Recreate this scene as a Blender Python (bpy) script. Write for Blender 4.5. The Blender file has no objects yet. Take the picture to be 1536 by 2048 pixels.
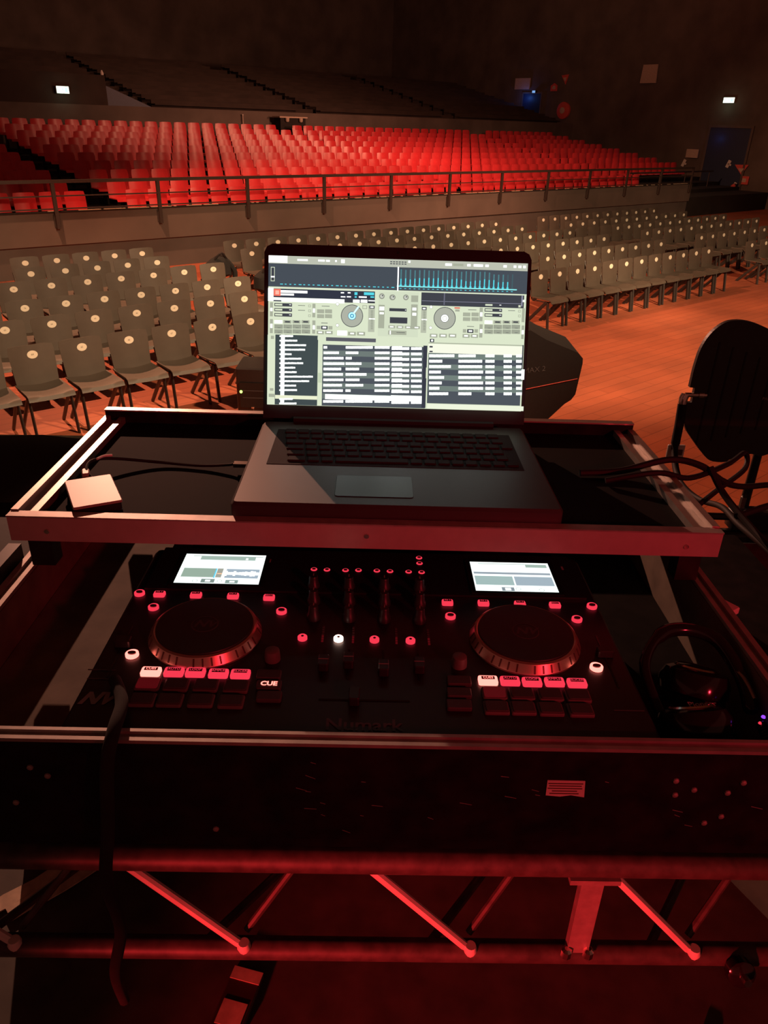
import bpy, bmesh, math, random
from mathutils import Vector, Matrix
random.seed(7)
SC = bpy.context.scene
COL = SC.collection
R = math.radians
EYE = 2.93                      # the camera stands 2.93 m above the hall floor, on a stage 1.43 m high

# ---------------------------------------------------------------- camera
pitch, roll = R(27.7), R(1.8)
F = Vector((0, math.cos(pitch), -math.sin(pitch)))
Rt = Vector((1, 0, 0)); Up = Rt.cross(F)
R2 = Rt*math.cos(roll) + Up*math.sin(roll); U2 = -Rt*math.sin(roll) + Up*math.cos(roll)
cam_data = bpy.data.cameras.new('camera'); cam = bpy.data.objects.new('camera', cam_data)
COL.objects.link(cam); SC.camera = cam
cm = Matrix((R2, U2, -F)).transposed().to_4x4(); cm.translation = (0, 0, EYE); cam.matrix_world = cm
cam_data.sensor_fit = 'VERTICAL'; cam_data.sensor_height = 36.0; cam_data.lens = 1480/2048*36.0
cam_data.clip_start = 0.02; cam_data.clip_end = 300

# ---------------------------------------------------------------- frames
# hall frame: u runs along the seat rows, v away from the stage, turned 41 degrees from the camera heading
HA = R(41); CU, SU = math.cos(HA), math.sin(HA)
def hall(u, v, z=0.0): return Vector((u*CU - v*SU, u*SU + v*CU, z))
HALL = Matrix.Rotation(HA, 4, 'Z')
# desk frame: the case stands very slightly out of level; its origin is at eye height above the stage
ax = Vector((0.99976942, 0.02116651, -0.00361873)).normalized()
ay = Vector((-0.02124228, 0.99952412, -0.02236718)); ay = (ay - ax*ay.dot(ax)).normalized()
az = ax.cross(ay)
DESK = Matrix((ax, ay, az)).transposed().to_4x4(); DESK.translation = (0, 0, EYE)

# ---------------------------------------------------------------- world, lights, exposure
SC.view_settings.view_transform = 'Standard'; SC.view_settings.look = 'None'
SC.view_settings.exposure = 0.0; SC.view_settings.gamma = 1.0; SC.view_settings.use_curve_mapping = False
W = bpy.data.worlds.new('world'); SC.world = W; W.use_nodes = True
W.node_tree.nodes['Background'].inputs[0].default_value = (1.0, 0.27, 0.19, 1)
W.node_tree.nodes['Background'].inputs[1].default_value = 0.11

def spot(name, loc, aim, power, color, size_deg, blend, radius):
    d = bpy.data.lights.new(name, 'SPOT'); d.energy = power; d.color = color
    d.spot_size = R(size_deg); d.spot_blend = blend; d.shadow_soft_size = radius
    o = bpy.data.objects.new(name, d); COL.objects.link(o)
    o.location = loc; o.rotation_euler = (Vector(aim) - Vector(loc)).to_track_quat('-Z', 'Y').to_euler()
    return o
# warm work light hung steeply over the floor seating: short shadows towards the stage
spot('hall_work_light', hall(3.0, 13.6, 10.5), hall(12.0, 9.0, 0.0), 6600, (1.0, 0.42, 0.22), 102, 0.35, 0.12)
# low narrow light from the far side of the hall that skims the desk
spot('desk_skimming_light', (-4.9, 12.6, 6.2), (0.0, 1.0, 2.5), 4500, (1.0, 0.42, 0.27), 17, 0.5, 0.05)
# warm wash on the red grandstand
spot('grandstand_wash_light', hall(16.5, 5.0, 8.0), hall(16.0, 19.5, 1.8), 6000, (1.0, 0.42, 0.24), 52, 1.0, 0.3)
# three front lights on the floor seating, from a bar over the stage well right of the desk
for aim in (hall(2.6, 9.4, 0.0), hall(9.6, 9.6, 0.0), hall(18.0, 10.4, 0.0)):
    spot('front_seating_light', hall(7.0, -3.0, 9.0), aim, 8800, (1.0, 0.64, 0.36), 40, 0.6, 0.25)
# added dim fill, not a lamp of the hall, lifting the ceiling and far walls
spot('ceiling_fill_light', hall(19.0, 15.0, 4.0), hall(20.0, 25.0, 14.0), 3000, (1.0, 0.40, 0.24), 170, 1.0, 0.5)
# red stage lamp behind the operator's right shoulder
spot('red_shoulder_lamp', (1.5, -1.3, 3.3), (0.22, 0.85, 2.47), 95, (1.0, 0.025, 0.05), 30, 0.9, 0.05)
# low red lamp behind the operator
spot('red_stage_lamp', (-1.5, -2.2, 2.0), (0.22, 0.80, 1.60), 900, (1.0, 0.03, 0.035), 25, 1.0, 0.06)

# measured positions on the desk (desk frame, metres)
ROUND_BUTTONS = [(-0.2731, 0.7552), (-0.2486, 0.7261), (-0.0992, 0.7237), (0.2725, 0.7489), (0.2474, 0.7205), (0.0985, 0.721)]
BIG_ROUND = [(-0.2472, 0.6372), (0.2467, 0.6314)]
RECT_BUTTONS = [(-0.2489, 0.7539), (-0.2052, 0.7535), (-0.1608, 0.7532), (-0.1174, 0.7517), (0.0974, 0.7495), (0.141, 0.7501), (0.1852, 0.7497), (0.2276, 0.7492)]
PAD_MODES = [(-0.2195, 0.609), (-0.196, 0.609), (-0.174, 0.6089), (-0.1503, 0.608), (-0.1278, 0.6079), (0.1272, 0.6056), (0.15, 0.6055), (0.1726, 0.6046), (0.1961, 0.6053), (0.2193, 0.6044)]
PADS = [(-0.2171, 0.591), (-0.1886, 0.5911), (-0.1591, 0.5912), (-0.1289, 0.5906), (-0.2162, 0.5685), (-0.1895, 0.5686), (-0.1593, 0.5688), (-0.1299, 0.5682), (0.1309, 0.5878), (0.1588, 0.5878), (0.1876, 0.5872), (0.2154, 0.5865), (0.1299, 0.5669), (0.1562, 0.567), (0.1833, 0.5663), (0.2129, 0.5657)]
CUES = [(-0.0985, 0.6073), (-0.0963, 0.5909), (-0.0941, 0.5743), (0.097, 0.6038), (0.0952, 0.5852), (0.0934, 0.5673)]
SMALL_ROUND = [(-0.0686, 0.818), (-0.0519, 0.8175), (-0.0281, 0.8173), (-0.0115, 0.8181), (0.0121, 0.8179), (0.029, 0.8174), (0.0529, 0.8172), (0.0696, 0.8167), (0.0682, 0.8538), (0.0681, 0.8394)]
CHANNEL_ROUND = [(-0.0701, 0.6728), (-0.0302, 0.6724), (0.0097, 0.672), (0.0497, 0.6715)]
ENCODERS = [(-0.0984, 0.6354), (0.0997, 0.6317)]
KNOBS = [(-0.066, 0.7843), (-0.0634, 0.7517), (-0.0609, 0.719), (-0.0225, 0.7839), (-0.0213, 0.7512), (-0.0202, 0.7185), (0.0211, 0.7834), (0.0208, 0.7507), (0.0206, 0.718), (0.0647, 0.7829), (0.0631, 0.7502), (0.0614, 0.7175)]
FADERS = [(-0.0437, 0.6254), (-0.0176, 0.6304), (0.0194, 0.6191), (0.0568, 0.6245)]
CROSS = [(-0.0007, 0.5734)]
METERS = [(-0.048, 0.6736), (-0.0141, 0.673), (0.0342, 0.6728), (0.0703, 0.6723)]
GLYPH = [(-0.1274, 0.8369), (0.2553, 0.8351)]
STICKER = [(0.173, 0.5065, -0.527), (0.2083, 0.5065, -0.5274), (0.2105, 0.5065, -0.548), (0.1741, 0.5065, -0.5463)]
RIVETS = [(-0.3053, 0.5065, -0.5226), (-0.2911, 0.5065, -0.5329), (-0.3265, 0.5065, -0.5678), (-0.1405, 0.5065, -0.5991), (0.2938, 0.5065, -0.5254), (0.3133, 0.5065, -0.5365), (0.2966, 0.5065, -0.5434), (0.346, 0.5065, -0.5396), (0.358, 0.5065, -0.5264), (0.3471, 0.5065, -0.5709), (0.3326, 0.5065, -0.5801)]

# ================================================================ materials
def mat(name, col, rough=0.6, metal=0.0, var=0.12, scale=30.0, emit=None, strength=0.0, spec=0.5, bump=0.0):
    m = bpy.data.materials.new(name); m.use_nodes = True
    nt = m.node_tree; b = nt.nodes['Principled BSDF']
    b.inputs['Roughness'].default_value = rough; b.inputs['Metallic'].default_value = metal
    b.inputs['Specular IOR Level'].default_value = spec
    tc = nt.nodes.new('ShaderNodeTexCoord'); nz = nt.nodes.new('ShaderNodeTexNoise')
    nz.inputs['Scale'].default_value = scale; nz.inputs['Detail'].default_value = 3.0
    nt.links.new(tc.outputs['Object'], nz.inputs['Vector'])
    rp = nt.nodes.new('ShaderNodeValToRGB')
    lo = [c*(1-var) for c in col]; hi = [min(1, c*(1+var)) for c in col]
    rp.color_ramp.elements[0].position = 0.3; rp.color_ramp.elements[1].position = 0.7
    rp.color_ramp.elements[0].color = (*lo, 1); rp.color_ramp.elements[1].color = (*hi, 1)
    nt.links.new(nz.outputs['Fac'], rp.inputs['Fac']); nt.links.new(rp.outputs['Color'], b.inputs['Base Color'])
    if bump:
        bp = nt.nodes.new('ShaderNodeBump'); bp.inputs['Strength'].default_value = bump
        nt.links.new(nz.outputs['Fac'], bp.inputs['Height']); nt.links.new(bp.outputs['Normal'], b.inputs['Normal'])
    if emit:
        b.inputs['Emission Color'].default_value = (*emit, 1); b.inputs['Emission Strength'].default_value = strength
    return m

M = {}
M['chair'] = mat('grey_chair_plastic', (0.086, 0.068, 0.054), 0.55, var=0.08, scale=8)
M['chair_leg'] = mat('dark_chair_metal', (0.032, 0.026, 0.024), 0.4, var=0.1)
M['sticker'] = mat('white_sticker', (0.85, 0.80, 0.66), 0.5, var=0.02)
M['ink'] = mat('dark_ink', (0.10, 0.06, 0.03), 0.6, var=0.02)
M['red_seat'] = mat('red_seat_plastic', (0.62, 0.034, 0.042), 0.34, var=0.10, scale=5)
M['seat_dot'] = mat('faded_white_dot', (0.75, 0.28, 0.24), 0.5, var=0.05)
M['black_metal'] = mat('black_metal', (0.016, 0.014, 0.014), 0.4, 0.3)
M['rail'] = mat('brown_black_rail', (0.05, 0.035, 0.03), 0.45, 0.2)
M['concrete'] = mat('grey_brown_concrete', (0.125, 0.095, 0.08), 0.85, var=0.12, scale=1.2, bump=0.1)
M['plinth'] = mat('dark_concrete', (0.11, 0.09, 0.08), 0.9, var=0.12, scale=1.5)
M['tread'] = mat('terrace_black', (0.022, 0.017, 0.015), 0.9, var=0.2, scale=3)
M['edge_white'] = mat('worn_white_edge', (0.65, 0.5, 0.35), 0.6)
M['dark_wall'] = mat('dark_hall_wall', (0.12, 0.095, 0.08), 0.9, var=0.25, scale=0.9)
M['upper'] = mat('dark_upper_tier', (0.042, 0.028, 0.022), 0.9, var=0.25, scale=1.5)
M['ceiling'] = mat('dark_ceiling', (0.30, 0.26, 0.22), 0.9, var=0.35, scale=0.7)
M['panel'] = mat('pale_panel', (0.55, 0.43, 0.34), 0.7)
M['red_sign'] = mat('red_sign_paint', (0.7, 0.10, 0.08), 0.5)
M['white'] = mat('white_plastic', (0.75, 0.72, 0.66), 0.5)
M['blue'] = mat('blue_lit_doorway', (0.02, 0.035, 0.08), 0.5)  # blue light of the doorways put into the base colour
M['stage'] = mat('dark_stage_board', (0.075, 0.06, 0.048), 0.7, var=0.3, scale=14, bump=0.15)
M['cloth'] = mat('black_molton_cloth', (0.010, 0.009, 0.009), 0.95, var=0.3, scale=60)
M['black'] = mat('black_plastic', (0.018, 0.017, 0.018), 0.38, var=0.1, scale=40)
M['black_matt'] = mat('matt_black_laminate', (0.007, 0.006, 0.006), 0.8, spec=0.06, var=0.25, scale=22, bump=0.1)
M['case_black'] = mat('scuffed_black_laminate', (0.010, 0.008, 0.008), 0.65, spec=0.12, var=0.5, scale=35, bump=0.15)
M['laptop'] = mat('dark_grey_laptop_shell', (0.042, 0.036, 0.036), 0.5, 0.0, var=0.06)
M['bezel'] = mat('soft_black_bezel', (0.022, 0.021, 0.023), 0.6, spec=0.15, var=0.06)
M['key'] = mat('black_key_cap', (0.030, 0.026, 0.026), 0.7, spec=0.05, var=0.05)
M['alu'] = mat('brushed_aluminium', (0.48, 0.42, 0.38), 0.38, 0.75, var=0.08, scale=60)
M['alu_dull'] = mat('dull_aluminium', (0.36, 0.32, 0.30), 0.5, 0.5, var=0.15, scale=50)
M['lip'] = mat('satin_lip_aluminium', (0.50, 0.40, 0.38), 0.4, 0.25, var=0.05, scale=60)
M['tan'] = mat('pale_foam_board', (0.17, 0.13, 0.10), 0.85, var=0.25, scale=25)
M['silver_box'] = mat('silver_drive_shell', (0.38, 0.29, 0.27), 0.45, 0.1, var=0.03)
M['controller'] = mat('black_controller_panel', (0.013, 0.012, 0.014), 0.35, var=0.1, scale=90)
M['pad'] = mat('smoky_rubber_pad', (0.055, 0.045, 0.048), 0.6)
M['pad_frame'] = mat('grey_pad_rim', (0.13, 0.10, 0.10), 0.5)
M['platter'] = mat('black_platter_vinyl', (0.020, 0.020, 0.024), 0.45, var=0.1, scale=60)
M['ring'] = mat('gunmetal_platter_ring', (0.60, 0.42, 0.34), 0.30, 0.85, var=0.05)
M['ring_notch'] = mat('dark_ring_notch', (0.10, 0.05, 0.04), 0.4, 0.5)
M['print'] = mat('grey_print', (0.30, 0.27, 0.27), 0.6, var=0.05)
M['print_dim'] = mat('faint_grey_print', (0.075, 0.065, 0.07), 0.6, var=0.05)
M['chrome'] = mat('nickel_connector', (0.75, 0.68, 0.62), 0.2, 1.0)
M['cable'] = mat('black_cable_jacket', (0.014, 0.012, 0.012), 0.65, spec=0.25)
M['gloss'] = mat('glossy_black', (0.012, 0.010, 0.011), 0.12)
M['truss_dark'] = mat('worn_shaded_truss', (0.085, 0.066, 0.06), 0.5, 0.3, var=0.35, scale=40)  # metal like the braces, its shading put into a darker colour
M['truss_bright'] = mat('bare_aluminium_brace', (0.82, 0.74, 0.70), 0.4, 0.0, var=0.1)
M['tape'] = mat('dirty_cream_tape', (0.68, 0.52, 0.38), 0.8, var=0.25, scale=30)
M['label'] = mat('paper_label', (0.62, 0.52, 0.48), 0.7, var=0.1)
M['glass'] = mat('brown_bottle_glass', (0.035, 0.015, 0.010), 0.12)
def glow(name, col, s, base=(0.02, 0.01, 0.01)): return mat(name, base, 0.5, emit=col, strength=s, var=0.02)
M['led_red'] = glow('lit_red_button', (1.0, 0.045, 0.085), 0.95)
M['led_red_dim'] = glow('dim_red_button', (1.0, 0.03, 0.05), 0.07)
M['led_hot'] = glow('bright_lit_button', (1.0, 0.20, 0.16), 3.0)
M['led_white'] = glow('white_lit_button', (1.0, 0.62, 0.50), 4.5)
M['led_soft'] = glow('soft_white_light', (0.9, 0.9, 1.0), 3.0)
M['led_green'] = glow('green_led', (0.55, 1.0, 0.15), 3.0)
M['led_purple'] = glow('purple_led', (0.25, 0.05, 1.0), 1.6)
M['exit'] = glow('exit_sign_face', (0.72, 1.0, 0.80), 2.6)
M['exit_green'] = glow('exit_sign_green', (0.45, 1.0, 0.62), 1.6)
M['cap_dark'] = mat('dark_button_legend', (0.05, 0.006, 0.008), 0.5)

# hall floor: warm red-brown boards, fine seams
def floor_material():
    m = bpy.data.materials.new('orange_brown_floorboards'); m.use_nodes = True; nt = m.node_tree
    b = nt.nodes['Principled BSDF']; b.inputs['Roughness'].default_value = 0.55
    tc = nt.nodes.new('ShaderNodeTexCoord'); mp = nt.nodes.new('ShaderNodeMapping')
    nt.links.new(tc.outputs['Object'], mp.inputs['Vector'])
    br = nt.nodes.new('ShaderNodeTexBrick'); nt.links.new(mp.outputs['Vector'], br.inputs['Vector'])
    br.inputs['Scale'].default_value = 1.0; br.inputs['Brick Width'].default_value = 1.6; br.inputs['Row Height'].default_value = 0.16
    br.inputs['Mortar Size'].default_value = 0.004; br.inputs['Mortar Smooth'].default_value = 0.3
    br.inputs['Color1'].default_value = (0.46, 0.125, 0.062, 1); br.inputs['Color2'].default_value = (0.40, 0.105, 0.052, 1)
    br.inputs['Mortar'].default_value = (0.20, 0.06, 0.035, 1)
    nz = nt.nodes.new('ShaderNodeTexNoise'); nz.inputs['Scale'].default_value = 0.9; nz.inputs['Detail'].default_value = 6
    nt.links.new(tc.outputs['Object'], nz.inputs['Vector'])
    mx = nt.nodes.new('ShaderNodeMix'); mx.data_type = 'RGBA'; mx.blend_type = 'MULTIPLY'; mx.inputs[0].default_value = 0.6
    rp = nt.nodes.new('ShaderNodeValToRGB'); rp.color_ramp.elements[0].color = (0.62, 0.66, 0.70, 1); rp.color_ramp.elements[1].color = (1.15, 1.1, 1.05, 1)
    rp.color_ramp.elements[0].position = 0.35; rp.color_ramp.elements[1].position = 0.65
    nt.links.new(nz.outputs['Fac'], rp.inputs['Fac'])
    nt.links.new(br.outputs['Color'], mx.inputs[6]); nt.links.new(rp.outputs['Color'], mx.inputs[7])
    nt.links.new(mx.outputs[2], b.inputs['Base Color'])
    return m
M['hall_floor'] = floor_material()

# screens: one emission material that reads the colour painted on each face of the screen graphics
def screen_material(name, strength):
    m = bpy.data.materials.new(name); m.use_nodes = True; nt = m.node_tree; nt.nodes.clear()
    o = nt.nodes.new('ShaderNodeOutputMaterial'); e = nt.nodes.new('ShaderNodeEmission'); a = nt.nodes.new('ShaderNodeAttribute')
    a.attribute_name = 'Pixel'; e.inputs['Strength'].default_value = strength
    nt.links.new(a.outputs['Color'], e.inputs['Color']); nt.links.new(e.outputs[0], o.inputs[0])
    return m
M['screen'] = screen_material('lit_laptop_display', 1.0)
M['small_screen'] = screen_material('lit_controller_display', 1.25)

# ================================================================ mesh building
class MB:
    def __init__(s): s.v = []; s.f = []; s.col = []
    def add(s, vs, fs, xf=None):
        n = len(s.v)
        s.v += [tuple(xf @ Vector(p)) if xf else tuple(p) for p in vs]
        s.f += [tuple(n+i for i in f) for f in fs]
    def box(s, x0, x1, y0, y1, z0, z1, xf=None):
        s.add([(x0,y0,z0),(x1,y0,z0),(x1,y1,z0),(x0,y1,z0),(x0,y0,z1),(x1,y0,z1),(x1,y1,z1),(x0,y1,z1)],
              [(0,3,2,1),(4,5,6,7),(0,1,5,4),(1,2,6,5),(2,3,7,6),(3,0,4,7)], xf); return s
    def bevbox(s, x0, x1, y0, y1, z0, z1, r=0.003, xf=None, n=2):
        # box with rounded vertical corners and a chamfered top
        def ring(d, z):
            pts = []
            for cx, cy, a0 in ((x1-r, y1-r, 0), (x0+r, y1-r, 90), (x0+r, y0+r, 180), (x1-r, y0+r, 270)):
                for k in range(n+1):
                    a = R(a0 + 90*k/n); pts.append((cx+(r-d)*math.cos(a), cy+(r-d)*math.sin(a), z))
            return pts
        c = min(r*0.5, (z1-z0)*0.4)
        rings = [ring(0, z0), ring(0, z1-c), ring(c, z1)]
        m = len(rings[0]); vs = sum(rings, []); fs = []
        for k in range(2):
            for i in range(m): j = (i+1) % m; fs.append((k*m+i, k*m+j, (k+1)*m+j, (k+1)*m+i))
        fs.append(tuple(range(2*m, 3*m))); fs.append(tuple(reversed(range(m))))
        s.add(vs, fs, xf); return s
    def lathe(s, prof, n=24, xf=None, cap=True):
        vs = []; fs = []; m = len(prof)
        for k in range(n):
            a = 2*math.pi*k/n
            for r_, z in prof: vs.append((r_*math.cos(a), r_*math.sin(a), z))
        for k in range(n):
            j = (k+1) % n
            for i in range(m-1): fs.append((k*m+i, j*m+i, j*m+i+1, k*m+i+1))
        if cap:
            fs.append(tuple(k*m for k in reversed(range(n)))); fs.append(tuple(k*m+m-1 for k in range(n)))
        s.add(vs, fs, xf); return s
    def tube(s, pts, r, n=8, xf=None, smooth=0):
        P = [Vector(p) for p in pts]
        if smooth:
            Q = []
            for i in range(len(P)-1):
                p0 = P[max(i-1,0)]; p1 = P[i]; p2 = P[i+1]; p3 = P[min(i+2,len(P)-1)]
                for k in range(smooth):
                    t = k/smooth
                    Q.append(0.5*((2*p1)+(p2-p0)*t+(2*p0-5*p1+4*p2-p3)*t*t+(-p0+3*p1-3*p2+p3)*t**3))
            Q.append(P[-1]); P = Q
        rs = r if isinstance(r, (list, tuple)) else [r]*len(P)
        if len(rs) != len(P): rs = [rs[int(i*(len(rs)-1)/max(1, len(P)-1))] for i in range(len(P))]
        vs = []; fs = []
        t0 = (P[1]-P[0]).normalized(); nrm = t0.orthogonal().normalized()
        for i, p in enumerate(P):
            t = (P[min(i+1,len(P)-1)]-P[max(i-1,0)])
            if t.length < 1e-9: t = t0
            t = t.normalized(); nrm = (nrm - t*nrm.dot(t))
            nrm = nrm.normalized() if nrm.length > 1e-6 else t.orthogonal().normalized()
            bn = t.cross(nrm)
            for k in range(n):
                a = 2*math.pi*k/n; vs.append(p + nrm*math.cos(a)*rs[i] + bn*math.sin(a)*rs[i])
        for i in range(len(P)-1):
            for k in range(n):
                j = (k+1) % n; fs.append((i*n+k, i*n+j, (i+1)*n+j, (i+1)*n+k))
        fs.append(tuple(reversed(range(n)))); fs.append(tuple((len(P)-1)*n+k for k in range(n)))
        s.add(vs, fs, xf); return s
    def prism(s, poly, d0, d1, axis='z', xf=None):
        # polygon extruded along an axis; poly in the two other axes
        n = len(poly)
        def mk(a, b, d): return {'z': (a, b, d), 'y': (a, d, b), 'x': (d, a, b)}[axis]
        vs = [mk(a, b, d0) for a, b in poly] + [mk(a, b, d1) for a, b in poly]
        fs = [tuple(reversed(range(n))), tuple(range(n, 2*n))] + [(i, (i+1) % n, n+(i+1) % n, n+i) for i in range(n)]
        s.add(vs, fs, xf); return s
    def sheet(s, grid, t, xf=None):
        # grid[j][i] of points, given thickness along -normal estimate (dy/dz)
        nj, ni = len(grid), len(grid[0]); G = [[Vector(p) for p in row] for row in grid]
        vs = []; 
        for sgn in (0, 1):
            for j in range(nj):
                for i in range(ni):
                    a = G[j][min(i+1,ni-1)]-G[j][max(i-1,0)]; b = G[min(j+1,nj-1)][i]-G[max(j-1,0)][i]
                    nn = a.cross(b); nn = nn.normalized() if nn.length > 0 else Vector((0,0,1))
                    vs.append(G[j][i] - nn*t*sgn)
        fs = []; o = ni*nj
        for j in range(nj-1):
            for i in range(ni-1):
                q = (j*ni+i, j*ni+i+1, (j+1)*ni+i+1, (j+1)*ni+i); fs.append(q); fs.append(tuple(o+k for k in reversed(q)))
        edge = [(0,i) for i in range(ni)] + [(j,ni-1) for j in range(1,nj)] + [(nj-1,i) for i in range(ni-2,-1,-1)] + [(j,0) for j in range(nj-2,0,-1)]
        for k in range(len(edge)):
            a = edge[k]; b = edge[(k+1) % len(edge)]; ia = a[0]*ni+a[1]; ib = b[0]*ni+b[1]
            fs.append((ib, ia, o+ia, o+ib))
        s.add(vs, fs, xf); return s
    def mesh(s, name, m, smooth=False, ang=40):
        me = bpy.data.meshes.new(name); me.from_pydata(s.v, [], s.f); me.update()
        bm = bmesh.new(); bm.from_mesh(me); bmesh.ops.recalc_face_normals(bm, faces=bm.faces); bm.to_mesh(me); bm.free()
        if m: me.materials.append(m)
        if smooth:
            me.polygons.foreach_set('use_smooth', [True]*len(me.polygons))
            me.set_sharp_from_angle(angle=R(ang))
        return me
    def build(s, name, m, parent=None, smooth=False, ang=40, **kw):
        o = bpy.data.objects.new(name, s.mesh(name, m, smooth, ang)); COL.objects.link(o)
        if parent: o.parent = parent
        for k, v in kw.items(): o[k] = v
        return o

def root(name, label, cat, mw, group=None):
    o = bpy.data.objects.new(name, None); COL.objects.link(o); o.empty_display_size = 0.05
    o.matrix_world = mw; o['label'] = label; o['category'] = cat
    if group: o['group'] = group
    return o
def desk(x, y, z): return DESK @ Matrix.Translation((x, y, z))
def inst(me, name, parent=None, loc=None, mtx=None, **kw):
    o = bpy.data.objects.new(name, me); COL.objects.link(o)
    if parent: o.parent = parent
    if mtx is not None: o.matrix_local = mtx
    elif loc: o.location = loc
    for k, v in kw.items(): o[k] = v
    return o
def copy_tree(src, mw, label, group=None):
    c = src.copy(); COL.objects.link(c); c.matrix_world = mw; c['label'] = label
    if group: c['group'] = group
    for ch in src.children:
        d = ch.copy(); COL.objects.link(d); d.parent = c
        for g in ch.children:
            e = g.copy(); COL.objects.link(e); e.parent = d
    return c
def structure(o): o['kind'] = 'structure'; return o
_tm = {}
def text_mesh(body, size, m, depth=0.0, bold=0.0, shear=0.0, align='CENTER'):
    key = (body, size, m.name, depth, bold, shear, align)
    if key in _tm: return _tm[key]
    cu = bpy.data.curves.new('lettering', 'FONT'); cu.body = body; cu.size = size; cu.align_x = align; cu.align_y = 'CENTER'
    cu.extrude = depth; cu.offset = bold; cu.shear = shear; cu.resolution_u = 3
    t = bpy.data.objects.new('lettering', cu); COL.objects.link(t)
    dg = bpy.context.evaluated_depsgraph_get(); me = bpy.data.meshes.new_from_object(t.evaluated_get(dg))
    bpy.data.objects.remove(t); bpy.data.curves.remove(cu)
    me.materials.clear(); me.materials.append(m); _tm[key] = me
    return me
ORD = ['first','second','third','fourth','fifth','sixth','seventh','eighth','ninth','tenth','eleventh','twelfth','thirteenth','fourteenth',
       'fifteenth','sixteenth','seventeenth','eighteenth','nineteenth','twentieth']

# ================================================================ the hall shell
o = MB().box(-20, 36, -12, 20.0, -0.2, 0).build('floor', M['hall_floor']); o.matrix_world = HALL; structure(o)
o = MB().box(-20, 36.4, 42, 42.4, -0.2, 14).build('wall_back', M['dark_wall']); o.matrix_world = HALL; structure(o)
o = MB().box(36, 36.4, -12, 42, -0.2, 14).build('wall_right', M['dark_wall']); o.matrix_world = HALL; structure(o)
o = MB().box(-20, 36.4, -12, 42.4, 14, 14.3).build('ceiling', M['ceiling']); o.matrix_world = HALL; structure(o)
for k, (u0, v0) in enumerate(((36.0, 33.0), (36.0, 22.0), (36.0, 12.0))):
    o = MB().box(-18, 35.9, v0, v0+0.7, 12.9, 14.0).build('trim_%d' % (k+1), M['ceiling']); o.matrix_world = HALL; structure(o)

# grandstand terraces, front wall
ROWV = [17.1 + 1.0*k for k in range(10)]                    # back plane of each row of red seats
ROWT = [EYE - 1.44 + 0.142*k for k in range(10)]            # top of the seat backs
TREAD = [t - 0.80 for t in ROWT]
ter = bpy.data.objects.new('grandstand_terrace', None); COL.objects.link(ter); ter.matrix_world = HALL; structure(ter)
for k in range(10):
    v0 = ROWV[k] - 0.62 if k else 16.15
    v1 = ROWV[k] + 0.38 if k < 9 else 27.2
    MB().box(-6, 35.98, v0, v1, 0, TREAD[k]).build('step', M['tread'], ter)
fa = bpy.data.objects.new('wall_front', None); COL.objects.link(fa); fa.matrix_world = HALL; structure(fa)
MB().box(-6, 29.0, 15.99, 16.14, EYE-2.33, EYE-1.73).build('parapet', M['concrete'], fa)
MB().box(-6, 29.0, 16.06, 16.14, 0.001, EYE-2.331).build('plinth', M['plinth'], fa)
MB().box(-6, 29.0, 15.97, 16.14, EYE-1.729, EYE-1.705).build('coping', M['tread'], fa)
# pale worn strips lying on the coping under the front seats
e = MB(); random.seed(5)
u = 5.0
while u < 28.3:
    w = random.choice((0.05, 0.07, 0.2, 0.35)); gap = random.choice((0.06, 0.25, 0.4))
    if 5.2 < u < 7.2 or 16.2 < u < 18.0 or u > 27.3: w = 0.45; gap = 0.06
    e.box(u, u+w, 15.965, 16.0, EYE-1.704, EYE-1.692); u += w+gap
o = e.build('edge_strip', M['edge_white']); o.matrix_world = HALL; o['kind'] = 'structure'

# back wall of the grandstand and the unlit upper tier
o = MB().box(-6, 35.98, 27.21, 27.5, 0, EYE+0.27).build('wall_rear', M['dark_wall']); o.matrix_world = HALL; structure(o)
ut = bpy.data.objects.new('upper_terrace', None); COL.objects.link(ut); ut.matrix_world = HALL; structure(ut)
for k in range(11):
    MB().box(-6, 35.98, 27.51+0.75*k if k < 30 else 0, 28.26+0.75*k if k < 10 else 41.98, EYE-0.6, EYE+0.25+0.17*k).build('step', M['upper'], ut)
b = MB()
for k in range(11):
    v = 28.0 + 0.75*k; z = EYE+0.25+0.17*k
    for seg in ((12.9, 19.0), (20.0, 27.0), (28.0, 35.5), (-5.0, 5.9)):
        b.box(seg[0], seg[1], v, v+0.05, z+0.001, z+0.26); b.box(seg[0], seg[1], v-0.3, v, z+0.1, z+0.14)
    if k > 5: b.box(6.0, 12.5, v, v+0.05, z+0.001, z+0.26)
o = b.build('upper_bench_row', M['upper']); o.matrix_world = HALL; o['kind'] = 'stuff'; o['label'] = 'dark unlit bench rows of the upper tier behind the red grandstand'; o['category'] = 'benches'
o['group'] = 'upper tier benches'
# stair mouth in the upper tier with its exit sign
vm = root('stair_enclosure', 'grey brown concrete stair mouth left of the dark upper tier, carrying the exit sign', 'wall', HALL @ Matrix.Translation((9.2, 27.3, EYE+0.27)))
vm['kind'] = 'structure'; del vm['category']
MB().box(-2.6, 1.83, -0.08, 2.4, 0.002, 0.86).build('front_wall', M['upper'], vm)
MB().prism([(1.84, 0.002), (3.5, 0.002), (1.84, 0.62)], 0.25, 2.3, 'y').build('side_wall', M['blue'], vm)  # bluish doorway light put into the wall colour
MB().lathe([(0.05, 0), (0.06, 0.05), (0.02, 0.14)], 8, Matrix.Translation((1.78, 0.0, 0.864))).build('finial', M['white'], vm)

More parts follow.
